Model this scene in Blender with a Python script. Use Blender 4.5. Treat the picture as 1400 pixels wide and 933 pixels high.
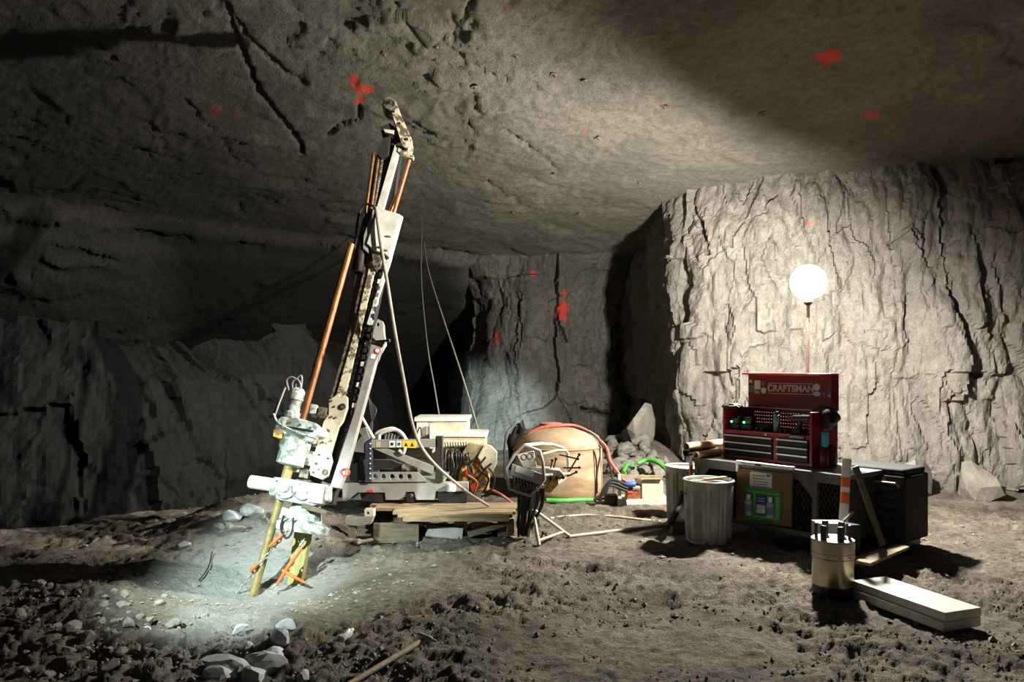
import bpy, bmesh, math, random
import numpy as np
from mathutils import Vector, Matrix
random.seed(7); rng = np.random.default_rng(7)
scene = bpy.context.scene
COL = scene.collection
for o in list(bpy.data.objects): bpy.data.objects.remove(o)

# ------------------------------------------------------------------ camera, world, exposure, lights
CAMZ, HORIZON, F = 1.75, 505.0, 1000.0
def W(px, py, d):
    """world point seen at photo pixel (px,py) when it stands d metres down the drift"""
    return Vector(((px-700)/F*d, d, CAMZ-(py-HORIZON)/F*d))
cam = bpy.data.cameras.new('camera'); camo = bpy.data.objects.new('camera', cam); COL.objects.link(camo)
camo.location = (0, 0, CAMZ); camo.rotation_euler = (math.pi/2, 0, 0)
cam.sensor_width = 36.0; cam.lens = 36.0*F/1400; cam.shift_y = (HORIZON-466.5)/1400
cam.clip_start = 0.05; cam.clip_end = 200
scene.camera = camo
vs = scene.view_settings
vs.view_transform = 'Standard'; vs.look = 'None'; vs.exposure = 0.0; vs.gamma = 1.0; vs.use_curve_mapping = False
world = bpy.data.worlds.new('mine_air'); scene.world = world; world.use_nodes = True
world.node_tree.nodes['Background'].inputs[0].default_value = (0.75, 0.87, 1.0, 1)
world.node_tree.nodes['Background'].inputs[1].default_value = 0.022

LAMP = W(1105, 386, 8.15)
def add_light(name, kind, loc, power, color, radius=0.05, aim=None, angle=None, blend=0.5):
    l = bpy.data.lights.new(name, kind); o = bpy.data.objects.new(name, l); COL.objects.link(o)
    o.location = loc; l.energy = power; l.color = color; l.shadow_soft_size = radius
    if aim is not None:
        o.rotation_euler = (Vector(aim)-Vector(loc)).to_track_quat('-Z', 'Y').to_euler()
    if angle: l.spot_size = math.radians(angle); l.spot_blend = blend
    return o
def directional(o, axis, lo, hi, floor_):
    """lamp housing: the light leaves the head on one side and is screened on the other"""
    l = o.data; l.use_nodes = True; nt = l.node_tree; N = nt.nodes; L = nt.links
    em = N['Emission']
    g = N.new('ShaderNodeNewGeometry'); d = N.new('ShaderNodeVectorMath'); d.operation = 'DOT_PRODUCT'
    d.inputs[1].default_value = Vector(axis).normalized()
    mr = N.new('ShaderNodeMapRange'); mr.interpolation_type = 'SMOOTHSTEP'
    mr.inputs['From Min'].default_value = lo; mr.inputs['From Max'].default_value = hi
    mr.inputs['To Min'].default_value = floor_; mr.inputs['To Max'].default_value = 1
    L.new(g.outputs['Normal'], d.inputs[0]); L.new(d.outputs['Value'], mr.inputs['Value']); L.new(mr.outputs[0], em.inputs['Strength'])
WARM = (1.0, 0.95, 0.86)
tower = add_light('tower_lamp_light', 'POINT', LAMP, 2000, WARM, 0.10)
directional(tower, (-0.5, 0.5, -0.7), -0.36, 0.14, 0.0)
side = add_light('second_tower_light', 'SPOT', (6.5, 3.4, 5.1), 9000, WARM, 0.08, aim=(-1.05, 7.7, 2.50), angle=28, blend=0.25)
collar = add_light('collar_work_light', 'SPOT', (-2.9, 2.6, 2.6), 3200, (0.80, 1.0, 0.97), 0.06, aim=(-1.9, 6.05, 0.15), angle=36, blend=1.0)
pillar_l = add_light('pillar_work_light', 'SPOT', (-1.2, 10.2, 0.55), 4500, (0.70, 0.97, 1.0), 0.08, aim=(-0.25, 16.3, 0.6), angle=28, blend=1.0)

# ------------------------------------------------------------------ numpy noise
PERM = rng.permutation(4096).astype(np.int64)
def hsh(ix, iy, k=0):
    return PERM[(PERM[(ix + 131*k) & 4095] + iy + 17*k) & 4095]
def rnd(ix, iy, k=0): return hsh(ix, iy, k)/4095.0
def perlin(x, y, k=0):
    ix = np.floor(x).astype(np.int64); iy = np.floor(y).astype(np.int64); fx = x-ix; fy = y-iy
    u = fx*fx*fx*(fx*(fx*6-15)+10); v = fy*fy*fy*(fy*(fy*6-15)+10)
    def g(a, b, dx, dy):
        t = rnd(a, b, k)*2*np.pi
        return np.cos(t)*dx+np.sin(t)*dy
    n00 = g(ix, iy, fx, fy); n10 = g(ix+1, iy, fx-1, fy); n01 = g(ix, iy+1, fx, fy-1); n11 = g(ix+1, iy+1, fx-1, fy-1)
    return ((n00*(1-u)+n10*u)*(1-v)+(n01*(1-u)+n11*u)*v)*1.5
def fbm(x, y, oct=5, k=0, gain=0.5, ridged=False):
    s = np.zeros_like(x); a = 1.0; f = 1.0
    for i in range(oct):
        n = perlin(x*f+11.3*i, y*f-7.7*i, k+i)
        s += a*((1-2*np.abs(n)) if ridged else n); a *= gain; f *= 2.03
    return s
def facets(x, y, k=0, slope=1.0):
    """broken rock: every cell is a tilted plane at its own height"""
    ix = np.floor(x).astype(np.int64); iy = np.floor(y).astype(np.int64)
    best = np.full(x.shape, 1e9); val = np.zeros_like(x); edge = np.full(x.shape, 1e9)
    for dx in (-1, 0, 1):
        for dy in (-1, 0, 1):
            cx = ix+dx; cy = iy+dy
            px = cx+0.1+0.8*rnd(cx, cy, k+1); py = cy+0.1+0.8*rnd(cx, cy, k+2)
            d = (x-px)**2+(y-py)**2
            h = (rnd(cx, cy, k+3)*2-1) + slope*((rnd(cx, cy, k+4)*2-1)*(x-px)+(rnd(cx, cy, k+5)*2-1)*(y-py))
            m = d < best
            edge = np.where(m, best-d, np.minimum(edge, d-best))
            val = np.where(m, h, val); best = np.where(m, d, best)
    return val, edge
def chisel(x, y, k=0, slope=1.0, b=.8):
    """continuous angular rock: upper hull of tilted planes"""
    ix = np.floor(x).astype(np.int64); iy = np.floor(y).astype(np.int64); val = np.full(x.shape, -1e9)
    for dx in (-1, 0, 1):
        for dy in (-1, 0, 1):
            cx = ix+dx; cy = iy+dy
            ox = x-(cx+0.1+0.8*rnd(cx, cy, k+1)); oy = y-(cy+0.1+0.8*rnd(cx, cy, k+2))
            val = np.maximum(val, .5*rnd(cx, cy, k+3)+slope*((rnd(cx, cy, k+4)*2-1)*ox+(rnd(cx, cy, k+5)*2-1)*oy)-b*(ox*ox+oy*oy))
    return val
def sstep(a, b, x):
    t = np.clip((x-a)/(b-a), 0, 1); return t*t*(3-2*t)
def proj(x, y, z): return 700+x/y*F, HORIZON-(z-CAMZ)/y*F
def dist_poly(px, py, pts):
    best = np.full(px.shape, 1e9)
    for (ax, ay), (bx, by) in zip(pts[:-1], pts[1:]):
        vx, vy = bx-ax, by-ay; t = np.clip(((px-ax)*vx+(py-ay)*vy)/(vx*vx+vy*vy+1e-9), 0, 1)
        best = np.minimum(best, np.hypot(px-ax-t*vx, py-ay-t*vy))
    return best

# ------------------------------------------------------------------ materials
MATS = {}
def rgb(r, g, b):
    f = lambda c: (c/255/12.92) if c/255 <= .04045 else ((c/255+.055)/1.055)**2.4
    return (f(r), f(g), f(b), 1)
def mat(name, col, rough=0.6, metal=0.0, col2=None, scale=6.0, bump=0.0, bscale=40.0, spec=0.5, emit=None, estr=0, sharp=False, stretch=(1, 1, 1), alpha=None, coat=0, bdist=0.01):
    if name in MATS: return MATS[name]
    m = bpy.data.materials.new(name); m.use_nodes = True; nt = m.node_tree; N = nt.nodes; L = nt.links
    b = N['Principled BSDF']; b.inputs['Roughness'].default_value = rough; b.inputs['Metallic'].default_value = metal
    b.inputs['Specular IOR Level'].default_value = spec; b.inputs['Base Color'].default_value = col
    if coat: b.inputs['Coat Weight'].default_value = coat
    tc = N.new('ShaderNodeTexCoord'); mp = N.new('ShaderNodeMapping'); mp.inputs['Scale'].default_value = stretch
    L.new(tc.outputs['Object'], mp.inputs[0])
    if col2 is not None:
        n = N.new('ShaderNodeTexNoise'); n.inputs['Scale'].default_value = scale; n.inputs['Detail'].default_value = 6; n.inputs['Roughness'].default_value = .65
        L.new(mp.outputs[0], n.inputs['Vector'])
        r = N.new('ShaderNodeValToRGB'); e = r.color_ramp.elements
        e[0].position, e[1].position = (0.47, 0.55) if sharp else (0.35, 0.68)
        e[0].color = col; e[1].color = col2
        L.new(n.outputs['Fac'], r.inputs[0]); L.new(r.outputs[0], b.inputs['Base Color'])
    if bump:
        n2 = N.new('ShaderNodeTexNoise'); n2.inputs['Scale'].default_value = bscale; n2.inputs['Detail'].default_value = 5
        L.new(mp.outputs[0], n2.inputs['Vector'])
        bp = N.new('ShaderNodeBump'); bp.inputs['Strength'].default_value = bump; bp.inputs['Distance'].default_value = bdist
        L.new(n2.outputs['Fac'], bp.inputs['Height']); L.new(bp.outputs[0], b.inputs['Normal'])
    if emit: b.inputs['Emission Color'].default_value = emit; b.inputs['Emission Strength'].default_value = estr
    MATS[name] = m; return m

def rock_mat(name, c1, c2, c3, rough=0.9, sc=1.0, paint=False, bumps=0.5, stretch=(1, 1, 1), attr=None):
    m = bpy.data.materials.new(name); m.use_nodes = True; nt = m.node_tree; N = nt.nodes; L = nt.links
    b = N['Principled BSDF']; b.inputs['Roughness'].default_value = rough; b.inputs['Specular IOR Level'].default_value = 0.25
    tc = N.new('ShaderNodeTexCoord'); mp = N.new('ShaderNodeMapping'); mp.inputs['Scale'].default_value = stretch
    L.new(tc.outputs['Object'], mp.inputs[0])
    def noise(s, det, ro=.6):
        n = N.new('ShaderNodeTexNoise'); n.inputs['Scale'].default_value = s*sc; n.inputs['Detail'].default_value = det; n.inputs['Roughness'].default_value = ro
        L.new(mp.outputs[0], n.inputs['Vector']); return n
    def ramp(src, a, bb, ca, cb):
        r = N.new('ShaderNodeValToRGB'); e = r.color_ramp.elements
        e[0].position = a; e[1].position = bb; e[0].color = ca; e[1].color = cb
        L.new(src, r.inputs[0]); return r
    n1 = noise(0.9, 7, .62); n2 = noise(9, 8, .7); n3 = noise(60, 6, .7)
    r1 = ramp(n1.outputs['Fac'], .35, .66, c1, c2)
    r2 = ramp(n2.outputs['Fac'], .42, .62, (0, 0, 0, 1), (1, 1, 1, 1))
    mx = N.new('ShaderNodeMixRGB'); mx.inputs[2].default_value = c3
    k = N.new('ShaderNodeMath'); k.operation = 'MULTIPLY'; k.inputs[1].default_value = .55
    L.new(r2.outputs[0], k.inputs[0]); L.new(k.outputs[0], mx.inputs[0]); L.new(r1.outputs[0], mx.inputs[1])
    r3 = ramp(n3.outputs['Fac'], .3, .7, (.62, .62, .62, 1), (1.25, 1.25, 1.25, 1))
    mu = N.new('ShaderNodeMixRGB'); mu.blend_type = 'MULTIPLY'; mu.inputs[0].default_value = 1
    L.new(mx.outputs[0], mu.inputs[1]); L.new(r3.outputs[0], mu.inputs[2])
    out = mu.outputs[0]
    def over(attrname, colr, n):
        nonlocal out
        a = N.new('ShaderNodeAttribute'); a.attribute_name = attrname
        mm = N.new('ShaderNodeMath'); mm.operation = 'MULTIPLY_ADD'; mm.inputs[1].default_value = 1.5; 
        sub = N.new('ShaderNodeMath'); sub.operation = 'SUBTRACT'; sub.inputs[1].default_value = .5
        L.new(n.outputs['Fac'], sub.inputs[0]); s2 = N.new('ShaderNodeMath'); s2.operation = 'MULTIPLY'; s2.inputs[1].default_value = 1.6
        L.new(sub.outputs[0], s2.inputs[0])
        L.new(a.outputs['Fac'], mm.inputs[0]); L.new(s2.outputs[0], mm.inputs[2])
        gate = N.new('ShaderNodeMath'); gate.operation = 'MULTIPLY'
        rr = ramp(mm.outputs[0], .42, .62, (0, 0, 0, 1), (1, 1, 1, 1))
        L.new(rr.outputs[0], gate.inputs[0])
        g2 = N.new('ShaderNodeMath'); g2.operation = 'MINIMUM'; g2.inputs[1].default_value = .9
        L.new(a.outputs['Fac'], g2.inputs[0]); L.new(g2.outputs[0], gate.inputs[1])
        x = N.new('ShaderNodeMixRGB'); x.inputs[2].default_value = colr
        L.new(gate.outputs[0], x.inputs[0]); L.new(out, x.inputs[1]); out = x.outputs[0]
    if paint: over('paint', rgb(214, 74, 50), n2)
    if attr and attr[0] == 'shade_mix':
        a = N.new('ShaderNodeAttribute'); a.attribute_name = 'shade_mix'; x = N.new('ShaderNodeMixRGB'); x.inputs[2].default_value = attr[1]
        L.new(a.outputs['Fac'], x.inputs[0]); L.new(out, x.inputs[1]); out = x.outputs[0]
    elif attr: over(attr[0], attr[1], n2)
    L.new(out, b.inputs['Base Color'])
    ad = N.new('ShaderNodeMath'); ad.operation = 'MULTIPLY_ADD'; ad.inputs[1].default_value = .35
    L.new(n3.outputs['Fac'], ad.inputs[0]); L.new(n2.outputs['Fac'], ad.inputs[2])
    bp = N.new('ShaderNodeBump'); bp.inputs['Strength'].default_value = bumps; bp.inputs['Distance'].default_value = .07
    L.new(ad.outputs[0], bp.inputs['Height']); L.new(bp.outputs[0], b.inputs['Normal'])
    MATS[name] = m; return m

M_CEIL = rock_mat('roof_rock', rgb(112, 108, 98), rgb(138, 133, 120), rgb(90, 87, 79), paint=True, bumps=.75, attr=('shade_mix', rgb(30, 29, 28)))  # the attribute blends painted shade into the roof colour
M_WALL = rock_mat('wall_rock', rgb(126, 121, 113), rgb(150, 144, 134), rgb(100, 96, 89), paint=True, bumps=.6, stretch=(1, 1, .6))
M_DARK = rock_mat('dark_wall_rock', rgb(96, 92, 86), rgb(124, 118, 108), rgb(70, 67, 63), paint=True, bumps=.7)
M_UNLIT = rock_mat('shade_black_rock', rgb(20, 20, 19), rgb(30, 29, 28), rgb(15, 15, 14), bumps=.6)  # rock coloured near black to stand for shade, left wall and tunnel end
M_FLOOR = rock_mat('muck_floor', rgb(108, 100, 88), rgb(166, 155, 138), rgb(54, 50, 45), bumps=1.0, sc=1.3, attr=('pale', rgb(176, 178, 172)))

# ------------------------------------------------------------------ mesh helpers
ORG = {}
def grid_object(name, V, nu, nv, m, attrs=None, flip=False, smooth=True):
    me = bpy.data.meshes.new(name)
    i = np.arange((nu-1)*(nv-1)); a = (i//(nu-1))*nu + i % (nu-1)
    Q = np.stack([a, a+1, a+nu+1, a+nu], 1)
    if flip: Q = Q[:, ::-1]
    me.vertices.add(len(V)); me.vertices.foreach_set('co', np.ascontiguousarray(V, dtype=np.float32).ravel())
    me.loops.add(Q.size); me.loops.foreach_set('vertex_index', Q.astype(np.int32).ravel())
    me.polygons.add(len(Q)); me.polygons.foreach_set('loop_start', np.arange(0, Q.size, 4, dtype=np.int32))
    me.polygons.foreach_set('loop_total', np.full(len(Q), 4, dtype=np.int32))
    me.update(calc_edges=True)
    me.polygons.foreach_set('use_smooth', np.full(len(Q), smooth))
    for k, arr in (attrs or {}).items():
        at = me.attributes.new(k, 'FLOAT', 'POINT'); at.data.foreach_set('value', arr.astype(np.float32))
    me.materials.append(m)
    o = bpy.data.objects.new(name, me); COL.objects.link(o); ORG[o.name] = Vector((0, 0, 0)); return o
def blotch(px, py, spots):
    p = np.zeros_like(px)
    for cx, cy, rx, ry, s in spots:
        w = 0.35*fbm(px/11.0, py/11.0, 3, 40)
        p = np.maximum(p, s*(1-sstep(.55, 1.15, np.hypot((px-cx)/rx, (py-cy)/ry)+w)))
    return p
def crackmask(px, py, cracks):
    d = np.zeros_like(px); jx = px+3.5*fbm(px/14, py/14, 3, 60); jy = py+3.5*fbm(px/14, py/14, 3, 70)
    for pts, w, depth in cracks:
        d = np.maximum(d, depth*(1-sstep(.35*w, w, dist_poly(jx, jy, pts))))
    return d

# ------------------------------------------------------------------ the cavern
def ceil_base(x, y):
    lim = 11.6+(np.clip(x, -8, -1.3)+6.1)*0.86
    z = 6.27-0.13*y-0.11*np.clip(-1.5-x, 0, 9)
    past = np.clip(y-lim, 0, 30)
    drop = np.where((x < 0.2), .16*sstep(0, .12, past)+.10*sstep(.5, .8, past)+.30*past, 0)
    blend = 1-sstep(-1.2, -0.2, x)
    return z-drop*blend, past
def floor_base(x, y):
    z = 0.06*fbm(x*.35, y*.35, 3, 5)
    pit = np.exp(-(((x+2.15)/.75)**2+((y-6.25)/.75)**2))
    z = z-.24*pit
    z += .40*np.exp(-(((x+2.75)/.85)**2+((y-7.75)/.80)**2))             # spoil behind the collar
    z += .13*np.exp(-(((x+3.0)/.9)**2+((y-5.3)/.6)**2))             # gravel heap at lower left
    z += .25*sstep(-4.5, -9, x)
    z += .5*np.exp(-(((x-2.3)/.9)**2+((y-13.5)/2.0)**2))           # muck pile at the pillar corner
    return z
def floor_z(x, y):
    return float(floor_base(np.array([x], float), np.array([y], float))[0])

nu, nv = 620, 470
t = np.linspace(-1.05, 1.05, nu); r = np.exp(np.linspace(math.log(2.6), math.log(26), nv))
T, R = np.meshgrid(t, r); X = (T*R).ravel(); Y = R.ravel()
Z = floor_base(X, Y)
near = 1-.8*sstep(10, 18, Y)
wx = X+.12*fbm(X*1.5, Y*1.5, 3, 81); wy = Y+.12*fbm(X*1.5, Y*1.5, 3, 91)
f1, e1 = facets(wx*5.5, wy*8.0, 100, .9); f2, e2 = facets(wx*14, wy*20, 110, 1.0)
rough = sstep(-.35, .35, fbm(X*.55, Y*.8, 4, 120))
quiet = 1-.75*np.exp(-(((X+2.3)/.8)**2+((Y-6.6)/.9)**2))
Z = Z + quiet*near*((.005+.012*rough)*f1 + (.006+.010*rough)*f2 + .032*fbm(X*2.6, Y*3.6, 6, 130, .62)*(.4+rough))
px, py = proj(X, Y, Z)
smoothpatch = np.exp(-(((X+2.15)/1.1)**2+((Y-6.2)/1.0)**2))
Z = Z*(1-.0*smoothpatch)
pale = np.clip(1.1*np.exp(-(((X+2.35)/.85)**2+((Y-6.55)/1.0)**2)) + .55*np.exp(-(((X+1.9)/.5)**2+((Y-4.7)/.8)**2)) + .35*np.exp(-(((X-1.0)/1.2)**2+((Y-6.0)/.5)**2)), 0, .95)
floor = grid_object('floor', np.stack([X, Y, Z], 1), nu, nv, M_FLOOR, {'pale': pale})
floor['kind'] = 'structure'; floor['label'] = 'dark crumbly broken-rock floor of the mine drift'

# roof
nu, nv = 560, 430
t = np.linspace(-1.05, 1.05, nu); r = np.exp(np.linspace(math.log(2.4), math.log(26), nv))
T, R = np.meshgrid(t, r); X = (T*R).ravel(); Y = R.ravel()
Z, past = ceil_base(X, Y)
wx = X+.35*fbm(X*.6, Y*.6, 3, 201); wy = Y+.35*fbm(X*.6, Y*.6, 3, 211)
ca, sa = math.cos(.5), math.sin(.5)
ux = wx*ca+wy*sa; uy = -wx*sa+wy*ca
f1, e1 = facets(ux*.55, uy*.9, 220, .6); f2, e2 = facets(ux*1.6, uy*3.0, 230, .9); f3, e3 = facets(ux*5, uy*9, 240, 1.0)
leftish = 1-sstep(-1.5, 2.0, X)
hor = sstep(-.2, .5, fbm(X*.5, Y*.5, 3, 250))
Z = Z + .016*f1 + (.014+.022*leftish)*f2*(.3+hor) + (.006+.012*leftish)*f3*(.3+hor) + .028*fbm(X*.8, Y*.8, 6, 260, .55) + .016*fbm(ux*2.5, uy*6.5, 4, 265, ridged=True)
px, py = proj(X, Y, Z)
CR = [([(312, 5), (322, 50), (338, 85), (350, 120), (380, 160), (408, 190), (415, 208)], 3.2, .16),
      ([(316, 20), (345, 60), (390, 100), (420, 115)], 3.0, .10), ([(492, 150), (490, 165), (462, 172), (448, 185)], 2.6, .12),
      ([(540, 5), (560, 40), (580, 70)], 2.4, .08), ([(610, 62), (640, 90), (700, 112)], 2.4, .07), ([(632, 30), (642, 12), (648, 0)], 2.6, .12),
      ([(250, 135), (300, 185), (320, 215), (350, 230)], 1.8, .05), ([(190, 320), (240, 330), (262, 328)], 5, .22), ([(312, 341), (335, 338), (358, 342)], 5, .2),
      ([(430, 338), (475, 345), (490, 343)], 3, .12), ([(640, 162), (648, 185), (642, 210), (632, 222)], 2.0, .06), ([(665, 250), (700, 272), (712, 282)], 2.0, .06),
      ([(690, 180), (715, 195), (740, 215), (765, 235)], 2.2, .06), ([(575, 350), (600, 342), (640, 350), (690, 362), (730, 358), (780, 356), (830, 368), (880, 376)], 3.2, .14)]
Z = Z + crackmask(px, py, CR)
SP = [(485, 112, 8, 11, 1), (500, 122, 16, 9, 1), (492, 138, 9, 6, 1), (296, 152, 13, 9, .6), (325, 158, 14, 7, .35), (1132, 78, 20, 12, .95), (1192, 158, 15, 8, .6), (1180, 132, 16, 10, .3), (690, 12, 9, 8, .35), (800, 180, 3, 4, .6), (902, 140, 3, 4, .6)]
ceil = grid_object('ceiling', np.stack([X, Y, Z], 1), nu, nv, M_CEIL, {'paint': blotch(px, py, SP), 'shade_mix': sstep(0.0, .25, past)*(1-sstep(-1.6, -.6, X))*.9+.75*sstep(.5, -4.5, X)*(1-sstep(0.0, .25, past))}, flip=True)  # shade painted into the roof past the ledge and deepening to the left
CV = np.stack([X, Y, Z], 1); CPX, CPY = px, py
ceil['kind'] = 'structure'; ceil['label'] = 'fractured grey rock roof of the cavern with orange paint marks'

# side walls: a plan path swept upward, roughened
def rock_wall(name, path, m, z0, z1, du, dv, k, amp=1.0, smooth=False, lean=None, spots=(), cracks=(), chunk=(1.0, .45), flip=False, label='', jag=0):
    P = np.array(path, float); seg = np.hypot(*np.diff(P, axis=0).T); s = np.concatenate([[0], np.cumsum(seg)])
    nu = int(s[-1]/du)+2; nv = int((z1-z0)/dv)+2
    u = np.linspace(0, s[-1], nu)
    # smooth the path a little
    def sm(a):
        fine = np.linspace(0, s[-1], 2000); v = np.interp(fine, s, a); kk = max(3, int(.18/(s[-1]/2000))); ker = np.ones(kk)/kk
        vp = np.pad(v, kk, mode='edge'); v2 = np.convolve(vp, ker, 'same')[kk:-kk]; return np.interp(u, fine, v2)
    bx, by = sm(P[:, 0]), sm(P[:, 1])
    tx = np.gradient(bx, u); ty = np.gradient(by, u); ln = np.hypot(tx, ty); nx, ny = ty/ln, -tx/ln
    v = np.linspace(z0, z1, nv)
    U, VV = np.meshgrid(u, v); U = U.ravel(); VV = VV.ravel()
    rep = lambda a: np.tile(a, nv)
    wu = U+.10*fbm(U*1.2, VV*.8, 4, k+1); wv = VV+.14*fbm(U*.8, VV*1.2, 4, k+11)
    cu, cv = chunk
    f1, _ = facets(wu*cu, wv*cv, k+20, .8); f2, _ = facets(wu*cu*2.7, wv*cv*2.5, k+30, .9); f3 = chisel(wu*cu*6.5, wv*cv*5.5, k+40, 1.2); f4 = chisel(wu*cu*1.7+.25*VV, wv*cv*1.5, k+45, 1.5, .7)
    d = amp*(.08*f1+.06*f2+.10*f3+.24*f4+.10*fbm(U*.7, VV*.5, 6, k+50, .55)+.018*fbm(U*5, VV*2.0, 5, k+60, .6, ridged=True))
    if lean is not None: d = d+lean(U, VV, s[-1])
    if jag: VV = VV+jag*fbm(U*.55, U*0+3.3, 5, k+70, .55)*sstep(.45, 1, VV/z1)
    Xw = rep(bx)+rep(nx)*d; Yw = rep(by)+rep(ny)*d
    px, py = proj(Xw, np.maximum(Yw, .5), VV)
    if cracks:
        c = crackmask(px, py, cracks); Xw = Xw-rep(nx)*c; Yw = Yw-rep(ny)*c
    o = grid_object(name, np.stack([Xw, Yw, VV], 1), nu, nv, m, {'paint': blotch(px, py, spots) if spots else np.zeros_like(px)}, flip=flip, smooth=smooth)
    o['kind'] = 'structure'; o['label'] = label
    return o
# central pillar at the back, and the tunnel beside it
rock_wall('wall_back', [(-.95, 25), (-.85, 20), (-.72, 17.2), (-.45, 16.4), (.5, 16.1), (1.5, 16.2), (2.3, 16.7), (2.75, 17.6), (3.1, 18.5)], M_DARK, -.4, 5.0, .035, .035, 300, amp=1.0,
          lean=lambda U, V, S: .35*sstep(3.0, 4.4, V)*sstep(7.5, 9, U)+.25*sstep(1.6, 0, V)*sstep(7.5, 9, U), spots=[(768, 425, 10, 16, .9), (772, 402, 4, 8, .7), (730, 375, 5, 8, .8), (679, 462, 6, 12, .6)],
          cracks=[([(760, 430), (768, 450), (772, 465)], 2.5, .15), ([(795, 558), (815, 562), (828, 566)], 4, .3), ([(712, 400), (705, 440), (702, 480), (706, 545)], 2, .1)], chunk=(.9, .35), label='dark striated rock pillar at the back of the cavern')
# lit pillar on the right with its shaded flank
rock_wall('wall_right', [(2.75, 19), (2.80, 17.5), (2.88, 14.5), (2.93, 12.4), (3.05, 11.9), (3.9, 11.5), (5.5, 11.1), (7.5, 10.7), (9.5, 9.6), (11.5, 7.0), (12, 4)], M_WALL, -.4, 5.6, .03, .03, 400, amp=.75,
          lean=lambda U, V, S: .22*sstep(1.4, .2, V)*sstep(7.0, 8.0, U)-.35*sstep(3.9, 5.2, V)*sstep(6.5, 7.5, U)+.12*sstep(2.9, 2.6, V)*sstep(9.3, 9.8, U),
          spots=[(1110, 305, 12, 4, .45)], cracks=[([(948, 285), (958, 310), (968, 345)], 4, .14)], chunk=(1.5, .55), label='lit pale rock wall behind the tool chest')
# far left wall and tunnel left side
rock_wall('wall_left', [(-15, 1), (-9.5, 5.6), (-6.0, 7.8), (-4.7, 8.6), (-3.8, 9.8), (-3.0, 11.3), (-2.7, 13.2), (-2.9, 17), (-3.2, 25)], M_UNLIT, -.4, 2.25, .045, .045, 500, amp=.9, chunk=(.8, .7), lean=lambda U, V, S: -.25*np.clip(V-.1, 0, 9)-1.1*np.clip(V-1.7, 0, 2)*(1-.8*sstep(14.0, 17.0, U)), jag=.28, label='unlit rough rock wall on the far left')
rock_wall('wall_tunnel', [(-4, 24.5), (0, 24.5)], M_UNLIT, -.4, 4.6, .08, .08, 600, amp=1.0, label='rock face darkened for shade at the end of the side tunnel')
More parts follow.
